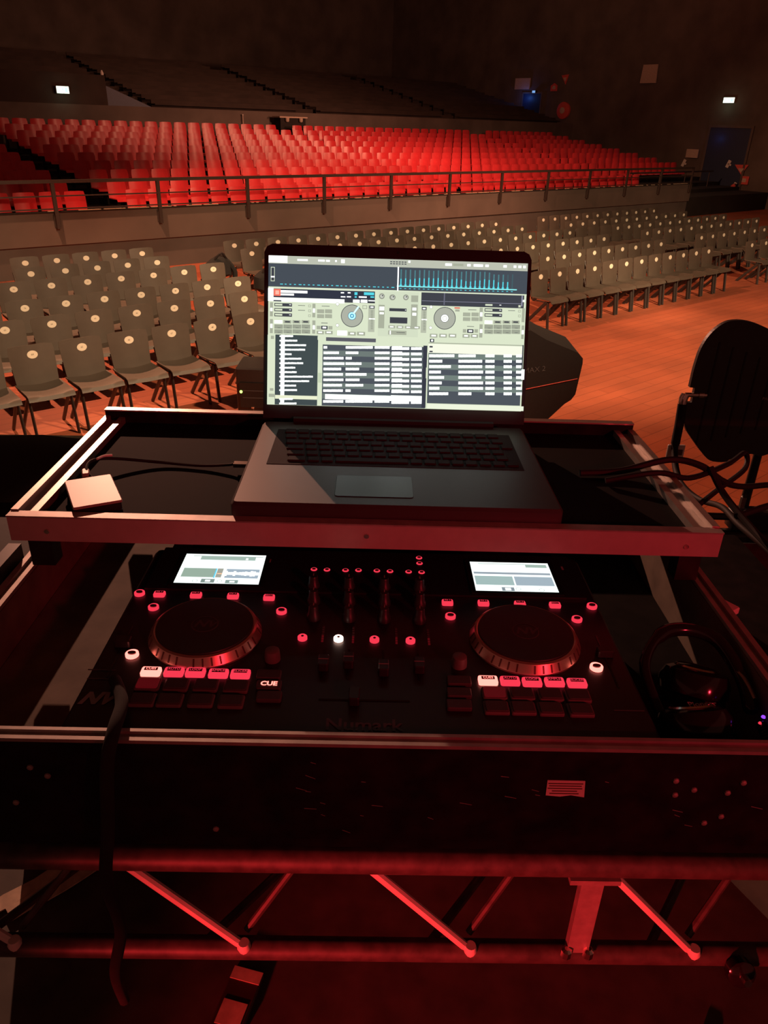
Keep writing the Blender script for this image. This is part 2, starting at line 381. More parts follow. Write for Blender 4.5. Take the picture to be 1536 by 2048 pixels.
def exit_sign(name, label, mw, w, h):
    r = root(name, label, 'exit sign', mw, 'lit exit signs')
    MB().bevbox(-w/2, w/2, 0.0, 0.09, -h/2, h/2, 0.01).build('housing', M['white'], r)
    MB().box(-w/2+0.01, w/2-0.01, -0.006, -0.001, -h/2+0.01, h/2-0.01).build('lit_face', M['exit'], r)
    # running figure, doorway and arrow
    g = MB()
    g.box(-w*0.06, w*0.06, -0.01, -0.007, -h*0.02, h*0.2); g.tube([(0, -0.009, 0), (-w*0.1, -0.009, -h*0.28)], 0.008, 4)
    g.tube([(0, -0.009, 0), (w*0.08, -0.009, -h*0.15), (w*0.05, -0.009, -h*0.3)], 0.008, 4)
    g.lathe([(0.012, -0.002), (0.012, 0.002)], 8, Matrix.Translation((0.01, -0.009, h*0.28)) @ Matrix.Rotation(R(90), 4, 'X'))
    g.build('running_figure', M['exit_green'], r)
    MB().box(w*0.18, w*0.36, -0.01, -0.007, -h*0.3, h*0.3).build('doorway_symbol', M['exit_green'], r)
    MB().prism([(-w*0.38, 0), (-w*0.26, h*0.16), (-w*0.26, -h*0.16)], -0.01, -0.007, 'y').build('arrow', M['exit_green'], r)
exit_sign('exit_sign', 'lit white and green exit sign on the stair mouth at the far left', HALL @ Matrix.Translation((9.57, 27.1, EYE+0.655)), 0.40, 0.21)
exit_sign('exit_sign', 'lit white and green exit sign high on the dark right end wall', HALL @ Matrix.Translation((35.9, 18.86, EYE+1.335)) @ Matrix.Rotation(R(-90), 4, 'Z'), 0.52, 0.22)
# a faint glow the signs throw on the wall around them
for nm, loc in (('exit_sign_light', hall(9.57, 26.9, EYE+0.55)), ('exit_sign_light', hall(35.6, 18.86, EYE+1.1))):
    d = bpy.data.lights.new(nm, 'POINT'); d.energy = 1.2; d.color = (0.6, 1.0, 0.7); d.shadow_soft_size = 0.1
    l = bpy.data.objects.new(nm, d); COL.objects.link(l); l.location = loc

# right end wall furniture
WR = HALL @ Matrix.Translation((35.97, 0, EYE)) @ Matrix.Rotation(R(-90), 4, 'Z')     # local x = -v, local y = into the wall
def on_wall(v, z): return WR @ Matrix.Translation((-v, 0, z))
def sheet_on_wall(label, v0, v1, z0, z1, slant=0.0):
    w = v1-v0; h = z1-z0
    r = root('wall_panel', label, 'panel', on_wall((v0+v1)/2, (z0+z1)/2), 'pale panels on the right end wall')
    MB().prism([(-w/2+slant, -h/2), (w/2+slant*0.5, -h/2), (w/2, h/2), (-w/2+slant*1.6, h/2)], -0.09, -0.03, 'y').build('board', M['panel'], r)
    MB().box(-w*0.3, -w*0.22, -0.03, 0.02, h*0.1, h*0.2).box(w*0.22, w*0.3, -0.03, 0.02, h*0.1, h*0.2).build('bracket', M['black_metal'], r)
sheet_on_wall('pale square panel high above the blue lit doorway', 30.35, 31.4, 1.86, 2.39)
sheet_on_wall('tall pale panel highest on the dark end wall', 22.7, 23.6, 2.05, 2.81, 0.08)
sheet_on_wall('small pale panel beside the right end of the red seats', 19.8, 20.4, -1.03, -0.67)
dr = bpy.data.objects.new('door_1', None); COL.objects.link(dr); dr.matrix_world = on_wall(30.15, 0.9); structure(dr)
MB().box(-0.62, 0.62, -0.02, 0.02, -0.95, 0.75).build('door_leaf', M['blue'], dr)
MB().box(-0.70, -0.62, -0.05, 0.02, -0.95, 0.83).box(0.62, 0.70, -0.05, 0.02, -0.95, 0.83).box(-0.62, 0.62, -0.05, 0.02, 0.75, 0.83).build('door_frame', M['dark_wall'], dr)
MB().box(0.4, 0.52, -0.06, -0.021, -0.3, -0.27).build('door_handle', M['chrome'], dr)
dr = bpy.data.objects.new('door_2', None); COL.objects.link(dr); dr.matrix_world = on_wall(18.5, -0.6); structure(dr)
MB().box(-0.95, 0.95, -0.02, 0.02, -2.32, 0.85).build('door_leaf', M['blue'], dr)
MB().box(-1.05, -0.95, -0.05, 0.02, -2.32, 0.95).box(0.95, 1.05, -0.05, 0.02, -2.32, 0.95).box(-0.95, 0.95, -0.05, 0.02, 0.85, 0.95).build('door_frame', M['dark_wall'], dr)
lp = root('bulkhead_lamp', 'small bulkhead lamp with a bluish light above the far doorway', 'lamp', on_wall(29.95, 1.74))
MB().box(-0.12, 0.12, -0.16, 0.0, -0.05, 0.05).build('housing', M['black_metal'], lp)
MB().box(-0.10, 0.10, -0.17, -0.161, -0.06, 0.05).build('lens', glow('bluish_lamp_lens', (0.25, 0.5, 1.0), 0.8), lp)
for v, z, en in ((30.5, 1.45, 3.2), (19.0, -0.2, 0.45)):
    d = bpy.data.lights.new('doorway_lamp', 'POINT'); d.energy = en; d.color = (0.08, 0.25, 1.0); d.shadow_soft_size = 0.05
    l = bpy.data.objects.new('doorway_lamp', d); COL.objects.link(l); l.matrix_world = on_wall(v, z) @ Matrix.Translation((0, -0.35, 0))
hr = root('fire_hose_reel', 'round red fire hose reel with pale hub on the dark end wall', 'hose reel', on_wall(27.85, 0.86))
XR = Matrix.Rotation(R(90), 4, 'X')
MB().lathe([(0.36, 0.0), (0.40, 0.03), (0.40, 0.16), (0.30, 0.19), (0.17, 0.19)], 24, XR).build('drum', M['red_sign'], hr, True)
MB().lathe([(0.15, 0.19), (0.15, 0.23), (0.05, 0.25)], 16, XR).build('hub', M['panel'], hr, True)
def wall_sign(label, v, z, poly, m='red_sign'):
    r = root('safety_sign', label, 'sign', on_wall(v, z), 'red safety signs')
    MB().prism(poly, -0.05, -0.02, 'y').build('plate', M[m], r)
    MB().prism([(a*0.45, b*0.45) for a, b in poly], -0.056, -0.051, 'y').build('symbol', M['panel'], r)
wall_sign('small red five-sided sign above left of the hose reel', 28.7, 1.93, [(-0.22, -0.17), (0.22, -0.17), (0.2, 0.1), (0.0, 0.2), (-0.22, 0.08)])
wall_sign('small red triangular flag sign right above the hose reel', 28.05, 2.27, [(-0.24, 0.2), (0.22, 0.24), (0.08, -0.22)])
wall_sign('red triangular sign at the far right edge above the extinguisher', 17.6, -1.47, [(-0.34, 0.26), (0.30, 0.28), (0.05, -0.13)])
wall_sign('red square sign just under the triangular one at the far right', 17.35, -1.82, [(-0.2, -0.17), (0.2, -0.17), (0.2, 0.17), (-0.2, 0.17)])
fx = root('fire_extinguisher', 'red and white fire extinguisher low on the wall at the far right', 'fire extinguisher', on_wall(17.75, -2.35) @ Matrix.Rotation(R(7), 4, 'Y'))
MB().lathe([(0.10, -0.32), (0.14, -0.30), (0.14, 0.22), (0.10, 0.30), (0.04, 0.36)], 16, Matrix.Translation((0, -0.16, 0))).build('cylinder', M['red_sign'], fx, True)
MB().lathe([(0.143, -0.05), (0.143, 0.15)], 16, Matrix.Translation((0, -0.16, 0)), cap=False).build('label_band', M['white'], fx, True)
MB().tube([(0, -0.16, 0.36), (0.02, -0.2, 0.42), (0.14, -0.22, 0.40)], 0.025, 6).build('handle', M['white'], fx)
MB().tube([(0, -0.16, 0.40), (0.12, -0.2, 0.32), (0.16, -0.2, 0.05)], 0.018, 6, smooth=4).build('hose', M['black_metal'], fx)
for v, z, s, lb in ((20.45, -1.27, 0.12, 'small white tag below the small pale panel on the end wall'), (18.25, -1.2, 0.12, 'small white tag on the wall right of the far door')):
    r = root('wall_tag', lb, 'tag', on_wall(v, z) @ Matrix.Rotation(R(20), 4, 'Y'))
    MB().box(-s*0.6, s*0.6, -0.05, -0.02, -s*1.3, s*1.3).build('plate', M['white'], r)
    MB().box(-s*0.3, s*1.2, -0.05, -0.02, -s*0.3, s*0.3).build('tab', M['white'], r)
# black booth at the back row between the two blocks
bo = root('followspot_booth', 'black booth with a pale shelf at the head of the middle aisle', 'booth', HALL @ Matrix.Translation((17.85, 26.75, EYE-0.96)))
MB().box(-0.52, 0.62, -0.18, 0.25, 0, 1.04).build('body', M['tread'], bo)
MB().box(-0.60, 0.66, -0.26, 0.26, 1.041, 1.085).build('shelf', M['panel'], bo)
for x in (-0.26, 0.36): MB().lathe([(0.05, 0.0), (0.075, 0.03), (0.08, 0.13)], 10, Matrix.Translation((x, -0.24, 0.905))).build('lamp_fitting', M['panel'], bo, True)
wp = root('marker_post', 'thin pale post standing behind the top row of red seats', 'post', HALL @ Matrix.Translation((16.04, 27.12, EYE-0.3)))
MB().tube([(0, 0, 0.0), (0, 0, 0.42)], 0.02, 6).build('stick', M['panel'], wp); MB().lathe([(0.03, 0.421), (0.03, 0.45)], 8).build('cap', M['white'], wp)

# ================================================================ balcony railing
RZ = EYE - 1.165
rl = root('balcony_railing', 'long brown black railing in front of the red grandstand seats', 'railing', HALL @ Matrix.Translation((0, 15.95, 0)))
MB().box(-4, 28.85, -0.03, 0.03, RZ-0.03, RZ+0.03).build('top_rail', M['rail'], rl)
for dz in (0.26, 0.49): MB().box(-4, 28.85, -0.012, 0.012, RZ-dz-0.012, RZ-dz+0.012).build('mid_rail', M['rail'], rl)
post = MB().box(-0.035, 0.035, -0.035, 0.02, EYE-2.02, RZ-0.031).box(-0.06, 0.06, 0.02, 0.035, EYE-2.0, EYE-1.76).mesh('post', M['rail'])
for k in range(14): inst(post, 'post', rl, (0.85 + 2.15*k, 0, 0))
# low handrail at the right end terrace
hr2 = root('terrace_handrail', 'low handrail on the empty terrace right of the red seats', 'railing', HALL @ Matrix.Translation((28.2, 18.25, TREAD[1])))
MB().tube([(0, 0, 0.62), (6.5, 0, 0.62)], 0.03, 6).build('rail', M['rail'], hr2)
for x in (0.2, 2.2, 4.2, 6.2): MB().tube([(x, 0, 0.001), (x, 0, 0.6)], 0.025, 6).build('post', M['rail'], hr2)

# ================================================================ red grandstand seats
def red_back():
    g = []
    for j in range(5):
        t = j/4; z = 0.40 + 0.40*t; w = 0.215 - 0.02*max(0, t-0.75)*4
        g.append([(w*s_, 0.02 + 0.05*t - 0.035*(1-s_*s_) + 0.0, z - (0.012 if abs(s_) == 1 and j == 4 else 0)) for s_ in (1, 0.5, 0, -0.5, -1)])
    return g
rb = MB().sheet(red_back(), 0.018).mesh('backrest', M['red_seat'], True, 60)
rsg = [[(0.21*s_, -0.42*t - 0.01, 0.40 - 0.03*math.sin(t*3.0)*(1-s_*s_) - (0.05 if t == 1 else 0)) for s_ in (-1, -0.5, 0, 0.5, 1)] for t in (0, 0.33, 0.66, 0.92, 1)]
rs = MB().sheet(rsg, 0.018).mesh('seat', M['red_seat'], True, 60)
rsup = MB().box(-0.03, 0.03, -0.24, -0.16, 0.002, 0.345).mesh('pedestal', M['black_metal'])
rdot = MB().lathe([(0.030, 0), (0.030, 0.004)], 10, Matrix.Translation((0.02, 0.012, 0.70)) @ Matrix.Rotation(R(83), 4, 'X')).mesh('number_disc', M['seat_dot'])
BLOCKS = [('left block', [5.95-0.51*k for k in range(7)][::-1], range(10), False),
          ('middle block', [7.28+0.5173*k for k in range(20)], range(10), False),
          ('right block', [17.75+0.505*k for k in range(19)], range(10), True),
          ('far right block', [28.35+0.49*k for k in range(10)], range(2, 10), True)]
seats = []
for bn, us, rows_, dots in BLOCKS:
    for r_ in rows_:
        for i, u in enumerate(us):
            if bn == 'middle block' and r_ == 9 and i > 18: continue
            P = hall(u, ROWV[r_], ROWT[r_]); d = P - Vector((0, 0, EYE))
            c_ = d.dot(F); px = 768 + 1480*d.dot(R2)/c_
            if px < -22: continue
            seats.append((d.length, bn, r_, i, u, dots))
seats.sort(key=lambda s_: s_[0])
first_left = {}
for s_ in seats:
    if s_[1] == 'left block': first_left[s_[2]] = min(first_left.get(s_[2], 99), s_[3])
far = {'b': MB(), 's': MB()}
ROWN = ['front', 'second', 'third', 'fourth', 'fifth', 'sixth', 'seventh', 'eighth', 'ninth', 'top']
proto = None
for n_, (dist, bn, r_, i, u, dots) in enumerate(seats):
    wob = random.uniform(-1.2, 1.2)
    mw = HALL @ Matrix.Translation((u, ROWV[r_]-0.045, TREAD[r_])) @ Matrix.Rotation(R(wob), 4, 'Z')
    if n_ < 300:
        if bn == 'left block':
            side = len([q for q in seats if q[1] == bn and q[2] == r_ and q[3] > i])
            lb = 'red plastic grandstand seat, %s row, %s left of the left aisle' % (ROWN[r_], ORD[side])
        else:
            lb = 'red plastic grandstand seat, %s row of the %s, %s from its left end' % (ROWN[r_], bn, ORD[i])
        o = root('grandstand_seat', lb, 'seat', mw, 'red plastic seats on the grandstand')
        inst(rb, 'backrest', o); inst(rs, 'seat_pan', o); inst(rsup, 'pedestal', o)
        if dots: inst(rdot, 'number_disc', o)
    else:
        for key, me in (('b', rb), ('b', rs)):
            far[key].add([v.co for v in me.vertices], [tuple(p.vertices) for p in me.polygons], mw)
        if dots: far['s'].add([v.co for v in rdot.vertices], [tuple(p.vertices) for p in rdot.polygons], mw)
fr = root('far_grandstand_seats', 'rest of the red grandstand seats, furthest rows towards the right end wall', 'seats', Matrix())
fr['kind'] = 'stuff'; fr['group'] = 'red plastic seats on the grandstand'
far['b'].build('seat_shells', M['red_seat'], fr, kind='stuff'); far['s'].build('number_discs', M['seat_dot'], fr, kind='stuff')

# ================================================================ floor chairs
CHAIR_ROWS = [
 ('L1', 7.9, [1.57, 2.08, 2.59, 3.08, 3.61, 4.1, 4.62]),
 ('L2', 9.04, [2.15, 2.66, 3.15, 3.68, 4.2, 4.72, 5.2]),
 ('L3', 10.02, [2.16, 2.67, 3.15, 3.67, 4.16, 4.67, 5.2, 5.69]),
 ('L4', 11.26, [2.88, 3.4, 3.92, 4.42, 4.92, 5.44, 5.97]),
 ('L5', 12.29, [3.43, 3.96, 4.46, 4.99, 5.45]),
 ('L6', 13.28, [3.67, 4.15, 4.67, 5.14, 5.65]),
 ('M1', 13.32, [7.5, 8.02, 8.51, 9.03, 9.53, 10.02, 10.55, 11.05, 11.52, 11.98, 12.49, 13.07, 13.49, 14.04, 14.44, 14.98]),
 ('M2', 12.33, [7.29, 7.85, 8.4, 8.83, 9.32, 9.76, 10.32, 10.79, 11.33, 11.86, 12.32, 12.88, 13.36, 13.9, 14.35, 14.76]),
 ('M3', 11.3, [9.91, 10.44, 10.88, 11.39, 11.93, 12.41, 12.88, 13.38, 13.96]),
 ('M4', 10.23, [11.27, 11.73, 12.17, 12.69, 13.25, 13.77, 14.21, 14.67, 15.18]),
 ('M5', 9.08, [11.76, 12.24, 12.78, 13.23, 13.72, 14.15, 14.75, 15.19, 15.58]),
 ('M6', 7.94, [10.1, 10.6, 11.18, 11.69, 12.15, 12.69, 13.15, 13.62, 14.14, 14.58, 15.09, 15.58]),
 ('R1', 13.38, [16.91, 17.42, 17.93, 18.42, 18.91, 19.38, 19.88, 20.43, 20.8, 21.21, 21.85, 22.29]),
 ('R2', 12.29, [16.68, 17.16, 17.69, 18.25, 18.64, 19.2, 19.68, 20.28, 20.74, 21.13, 21.6, 22.15]),
 ('R3', 11.3, [14.45, 14.87, 15.33, 15.86, 16.39, 16.92, 17.23, 17.82, 18.22, 18.66, 19.16, 19.68, 20.21, 20.72, 21.26, 21.65, 22.23, 22.73]),
 ('R4', 10.32, [17.11, 17.62, 18.13, 18.6, 19.15, 19.57, 20.13, 20.52, 21.03, 21.68, 22.19, 22.76]),
 ('R5', 9.19, [17.57, 18.08, 18.69, 19.12, 19.69, 20.18, 20.75]),
 ('R6', 7.92, [17.46, 18.13])]
def chair_back():
    g = []
    for j in range(7):
        t = j/6; z = 0.455 + 0.395*t; w = 0.225 - (0.012 if j == 6 else 0) - 0.02*(1-t)
        g.append([(w*s_, -0.015 + 0.055*t - 0.030*(1-s_*s_)*0.8, z - (0.012 if abs(s_) == 1 and j == 6 else 0) + (0.006*(1-s_*s_) if j == 6 else 0)) for s_ in (1, 0.66, 0.33, 0, -0.33, -0.66, -1)])
    return g
cb = MB().sheet(chair_back(), 0.014).mesh('backrest', M['chair'], True, 50)
sg = []
for t in (0, 0.12, 0.35, 0.65, 0.88, 0.97, 1.0):
    sg.append([(0.225*s_, -0.02 - 0.43*t, 0.452 - 0.022*math.sin(t*math.pi)*(1-s_*s_) + 0.006*abs(s_) - (0.045 if t == 1 else 0.012 if t == 0.97 else 0) + (0.006 if t == 0 else 0)) for s_ in (-1, -0.7, -0.35, 0, 0.35, 0.7, 1)])
cs = MB().sheet(sg, 0.014).mesh('seat', M['chair'], True, 50)
def flat_leg(p0, p1, w, t):
    a = Vector(p0); b = Vector(p1); d = (b-a).normalized(); x = Vector((1, 0, 0)); y = d.cross(x).normalized()
    m = MB(); vs = []
    for p in (a, b):
        for k in range(8):
            g_ = 2*math.pi*k/8; vs.append(p + x*t*math.cos(g_) + y*w*math.sin(g_))
    m.add(vs, [(k, (k+1) % 8, 8+(k+1) % 8, 8+k) for k in range(8)] + [tuple(reversed(range(8))), tuple(range(8, 16))]); return m
legs = []
for sx in (-0.20, 0.20):
    legs.append(flat_leg((sx, -0.36, 0.425), (sx*1.03, -0.42, 0.002), 0.029, 0.015).mesh('leg', M['chair_leg'], True))
    legs.append(flat_leg((sx, -0.33, 0.42), (sx*1.03, 0.06, 0.002), 0.029, 0.015).mesh('leg', M['chair_leg'], True))
und = MB().tube([(-0.20, -0.34, 0.418), (0.20, -0.34, 0.418)], 0.014, 6).tube([(-0.20, -0.34, 0.418), (-0.20, -0.03, 0.43), (-0.20, 0.045, 0.62)], 0.012, 6).tube([(0.20, -0.34, 0.418), (0.20, -0.03, 0.43), (0.20, 0.045, 0.62)], 0.012, 6).mesh('frame', M['chair_leg'], True)
TILT = Matrix.Translation((0, -0.008, 0.76)) @ Matrix.Rotation(R(83), 4, 'X')
stk = MB()
stk.add([(0.052*math.cos(2*math.pi*k/20), 0.040*math.sin(2*math.pi*k/20), 0) for k in range(20)] + [(0.052*math.cos(2*math.pi*k/20), 0.040*math.sin(2*math.pi*k/20), 0.0035) for k in range(20)],
        [tuple(range(20, 40)), tuple(reversed(range(20)))] + [(k, (k+1) % 20, 20+(k+1) % 20, 20+k) for k in range(20)], TILT)
stk = stk.mesh('number_sticker', M['sticker'])
BLK = {'L': 'left', 'M': 'middle', 'R': 'right'}
# rows counted from the stage: L1 is nearest; M6 and R6 are nearest in the other two blocks
def rowname(key):
    n = int(key[1]); k = n if key[0] == 'L' else 7-n
    return ['front', 'second', 'third', 'fourth', 'fifth', 'rear'][k-1]
num0 = {'L1': 63, 'L2': 63, 'L3': 75, 'L4': 52}
for key, v, us in CHAIR_ROWS:
    us = sorted(us); nos = len(us); mu = sum(us)/nos
    if nos > 2:
        mi = (nos-1)/2; sp_ = max(0.487, sum((i-mi)*(u-mu) for i, u in enumerate(us))/sum((i-mi)**2 for i in range(nos)))
        us = [mu + sp_*(i-mi) for i in range(nos)]
    for i, u in enumerate(us):
        extra = (key == 'L1' and i == 0) or (key == 'L3' and i == 0)
        bare = key == 'R3' and 3 <= i <= 5
        lb = 'grey shell chair, %s row of the %s floor block, %s from its left end' % (rowname(key), BLK[key[0]], ORD[i])
        if bare: lb = 'grey chair without sticker, %s row of right floor block, %s from its left end' % (rowname(key), ORD[i])
        o = root('hall_chair', lb, 'chair', HALL @ Matrix.Translation((u + random.uniform(-.006, .006), v, 0)) @ Matrix.Rotation(R(random.uniform(-2, 2)), 4, 'Z'), 'grey shell chairs in rows on the hall floor')
        inst(cb, 'backrest', o); inst(cs, 'seat', o)
        for l in legs: inst(l, 'leg', o)
        inst(und, 'frame', o)
        if not bare:
            st = inst(stk, 'number_sticker', o)
            if key in num0:
                n = num0[key] + i
                t = inst(text_mesh(str(n), 0.026, M['ink']), 'number', st); t.matrix_local = TILT @ Matrix.Translation((0, 0, 0.0042))
# coats left on the chairs where the left block meets the middle one
for (u, v, z, s, lb) in ((6.10, 11.42, 0.86, 0.15, 'dark jacket slung over a chair back between left and middle blocks'), (6.35, 10.35, 0.80, 0.14, 'dark bag hanging by a chair end just left of the laptop')):
    r = root('jacket' if z > 0.84 else 'bag', lb, 'clothing' if z > 0.84 else 'bag', HALL @ Matrix.Translation((u+0.08, v+0.06, z-0.30)))
    g = MB(); random.seed(int(u*10))
    g.lathe([(0.10*s/0.15, 0.0), (0.21*s/0.15, 0.06), (0.20*s/0.15, 0.24), (0.13*s/0.15, 0.33), (0.05, 0.37)], 14, Matrix.Scale(0.7, 4, (0, 1, 0)))
    g.v = [(x*(1+0.25*math.sin(7*y+9*zz)), y, zz+0.02*math.sin(20*x)) for x, y, zz in g.v]
    g.build('body', M['cloth'], r, True)
    MB().tube([(-0.1, -0.05, 0.30), (0.0, -0.12, 0.42), (0.14, -0.05, 0.28)], 0.018, 6, smooth=4).build('strap', M['cable'], r, True)
    if z > 0.84:
        MB().tube([(0.14, -0.05, 0.27), (0.24, -0.1, 0.10), (0.2, -0.1, -0.10)], 0.045, 8, smooth=4).build('sleeve', M['cloth'], r, True)

# ================================================================ speakers and bottle on the hall floor
def world_prism(name, label, cat, base, poly, y0, y1, m):
    r = root(name, label, cat, Matrix.Translation(base))
    MB().prism([(x-base[0], z-base[2]) for x, z in poly], y0, y1, 'y').build('cabinet', m, r, True, 25)
    return r
def wz(z): return z + EYE
poly = [(0.80, 0.62+0.0), (0.74, 1.05), (0.98, 1.14), (1.37, 1.19), (1.53, 1.105), (1.86, 0.985), (1.915, 0.93), (1.92, 0.88), (1.895, 0.56), (1.86, 0.50), (1.80, 0.455), (1.57, 0.19), (1.50, 0.17), (0.95, 0.17)]
spk = world_prism('stage_speaker', 'large dark six-sided loudspeaker cabinet behind the laptop on the right', 'speaker', (1.35, 7.2, 0.0), poly, 0.0, 0.62, M['black'])
MB().box(-0.36, 0.12, 0.08, 0.14, 0.0, 0.169).box(-0.36, 0.12, 0.48, 0.54, 0.0, 0.169).build('foot', M['black_metal'], spk)
t = inst(text_mesh('MAX 2', 0.075, M['print_dim'], shear=0.1), 'lettering', spk); t.matrix_local = Matrix.Translation((0.10, -0.003, 0.80)) @ Matrix.Rotation(R(-9), 4, 'Y') @ Matrix.Rotation(R(90), 4, 'X')
MB().tube([(0.04, -0.006, 0.60), (0.54, -0.006, 0.725)], 0.0045, 6).build('led_reflection_line', M['red_sign'], spk)  # reflection of an LED on the cabinet, modelled as a thin red line
sub = root('floor_speaker', 'black low loudspeaker box with a green light left of the laptop', 'speaker', Matrix.Translation((-1.30, 7.70, 0)))
MB().bevbox(-0.34, 0.33, -0.02, 0.45, 0.09, 0.575, 0.03).build('cabinet', M['black'], sub, True, 30)
MB().box(-0.30, 0.30, -0.035, -0.021, 0.14, 0.42).build('grille', M['black_metal'], sub)
MB().box(-0.27, 0.28, -0.037, -0.0355, 0.25, 0.256).box(-0.27, 0.28, -0.037, -0.0355, 0.33, 0.336).build('groove', M['print_dim'], sub)
MB().box(-0.3, -0.24, 0.05, 0.4, 0.0, 0.089).box(0.24, 0.3, 0.05, 0.4, 0.0, 0.089).build('foot', M['black_metal'], sub)
MB().lathe([(0.016, 0), (0.016, 0.006)], 10, Matrix.Translation((-0.285, -0.036, 0.32)) @ Matrix.Rotation(R(90), 4, 'X')).build('power_light', M['led_green'], sub)
bt = root('bottle', 'small dark bottle with a reddish label standing before the floor speaker', 'bottle', Matrix.Translation((-1.42, 7.42, 0)))
MB().lathe([(0.030, 0.0), (0.034, 0.006), (0.034, 0.13), (0.016, 0.18), (0.014, 0.225)], 16).build('glass_body', M['glass'], bt, True)
MB().lathe([(0.0345, 0.05), (0.0345, 0.115)], 16, cap=False).build('label_band', M['red_sign'], bt, True)
MB().lathe([(0.016, 0.226), (0.016, 0.24)], 12).build('cap', M['chrome'], bt, True)
# light cable across the floor at the right
cb_ = root('floor_cable', 'pale thin cable lying across the orange floor right of the desk', 'cable', Matrix())
MB().tube([(1.75, 4.9, 0.008), (2.15, 4.55, 0.008), (2.5, 4.35, 0.008), (3.2, 3.95, 0.008), (4.0, 3.6, 0.008)], 0.007, 6, smooth=6).build('jacket', M['panel'], cb_, True)

# ================================================================ stage deck and what stands on it
sy = [(-7.0, 3.35), (-1.5, 3.62), (1.4, 2.66), (5.5, 1.35), (5.5, -4.0), (-7.0, -4.0)]
o = MB().prism(sy, 0.0, 1.43, 'z').build('stage_floor', M['stage']); structure(o)
bx = root('low_black_ramp', 'low black covered ramp lying on the stage left of the desk', 'ramp', Matrix.Translation((-2.6, 2.6, 1.43)))
MB().box(-2.6, 1.45, 0.02, 0.66, 0.001, 0.122).build('core', M['cloth'], bx)
g = []
for j in range(6):
    t = j/5; g.append([(-2.62+4.09*i/40, 0.0+0.68*t, 0.128+0.006*math.sin(i*1.7+j)+0.004*math.sin(i*0.6)) for i in range(41)])
MB().sheet(g, 0.004).build('cloth_cover', M['cloth'], bx, True)

# ================================================================ truss below the desk (desk frame)
TY = 0.80
tr = root('lattice_truss', 'dark aluminium lattice truss with bright diagonal braces under the desk', 'truss', desk(0, TY, -1.01))
for y in (0.0, 0.24):
    MB().tube([(-1.5, y, 0.0), (2.0, y, -0.0)], 0.021, 12).build('top_chord', M['truss_dark'], tr, True)
    MB().tube([(-1.5, y, -0.222), (2.0, y, -0.222)], 0.019, 12).build('bottom_chord', M['truss_dark'], tr, True)
for k in range(-3, 5):
    x = -0.368 + 0.382*k
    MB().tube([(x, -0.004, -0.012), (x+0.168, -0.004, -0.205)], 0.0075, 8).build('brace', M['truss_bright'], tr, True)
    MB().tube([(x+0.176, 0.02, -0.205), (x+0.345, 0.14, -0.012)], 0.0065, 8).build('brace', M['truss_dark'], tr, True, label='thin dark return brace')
    MB().lathe([(0.009, -0.010), (0.012, 0), (0.009, 0.010)], 12, Matrix.Translation((x+0.176, -0.008, -0.206))).build('weld_node', M['truss_bright'], tr, True)
    MB().tube([(x+0.1, 0.0, 0.0), (x+0.1, 0.24, 0.0)], 0.008, 6).build('cross_brace', M['truss_dark'], tr, True)
    MB().tube([(x+0.1, 0.0, -0.222), (x+0.29, 0.24, -0.222)], 0.008, 6).build('cross_brace', M['truss_dark'], tr, True)
MB().box(0.352, 0.388, -0.015, 0.0, -0.202, -0.022).box(0.33, 0.41, -0.023, -0.0, -0.022, -0.012).build('upright_plate', M['alu_dull'], tr)
for x in (0.35, 0.387): MB().lathe([(0.009, 0.0), (0.009, 0.014), (0.004, 0.018)], 8, Matrix.Translation((x, -0.018, -0.204))).build('bolt', M['chrome'], tr, True)
for x in (-1.42, 1.9):
    for y in (0.0, 0.24): MB().tube([(x, y, -0.245), (x, y, -0.4635)], 0.02, 8).build('foot', M['truss_dark'], tr, True)
kb = root('truss_clamp_knob', 'black round clamp knob gripping the truss at the far right', 'clamp', desk(0.645, TY-0.03, -1.232))
MB().lathe([(0.018, -0.012), (0.024, -0.006), (0.024, 0.010), (0.016, 0.016)], 12, Matrix.Rotation(R(70), 4, 'X')).build('knob', M['gloss'], kb, True)
MB().lathe([(0.007, 0.016), (0.007, 0.03)], 8, Matrix.Rotation(R(70), 4, 'X')).build('screw', M['chrome'], kb, True)
def flat_strip(name, label, cat, pts, w, z, m, parts=True):
    c_ = pts[0]; r = root(name, label, cat, desk(c_[0], c_[1], z))
    a = Vector((pts[0][0]-c_[0], pts[0][1]-c_[1])); b = Vector((pts[1][0]-c_[0], pts[1][1]-c_[1])); d = (b-a).normalized(); n = Vector((-d.y, d.x))*w/2
    L_ = []; R_ = []
    for k in range(7):
        p = a.lerp(b, k/6); j = random.uniform(0.8, 1.1); L_.append((p+n*j)); R_.append((p-n*j))
    MB().prism([tuple(p) for p in L_] + [tuple(p) for p in reversed(R_)], 0.0, 0.003, 'z').build('strip', m, r)
    return r
flat_strip('tape_strip', 'dirty cream tape strip on the stage at the left edge, outer one', 'tape', [(-0.80, 1.01), (-0.66, 1.135)], 0.035, -1.4738, M['tape'])
flat_strip('tape_strip', 'dirty cream tape strip on the stage, wider one beside the hanging cable', 'tape', [(-0.735, 1.02), (-0.575, 1.165)], 0.042, -1.4735, M['tape'])
r = root('torn_packet', 'torn reddish packet lying on the stage at the bottom of the frame', 'litter', desk(-0.228, 0.852, -1.4795) @ Matrix.Rotation(R(-14), 4, 'Z'))
MB().bevbox(-0.032, 0.032, -0.06, 0.06, 0.0, 0.012, 0.006).build('wrapper', M['ring_notch'], r)
MB().box(-0.030, 0.030, 0.034, 0.058, 0.0122, 0.0135).box(-0.024, 0.024, -0.050, -0.005, 0.0122, 0.0135).build('paper_patch', M['tape'], r)
r = root('amber_scrap', 'small amber scrap on the stage at the bottom right', 'litter', desk(0.655, 0.79, -1.4765) @ Matrix.Scale(0.6, 4))
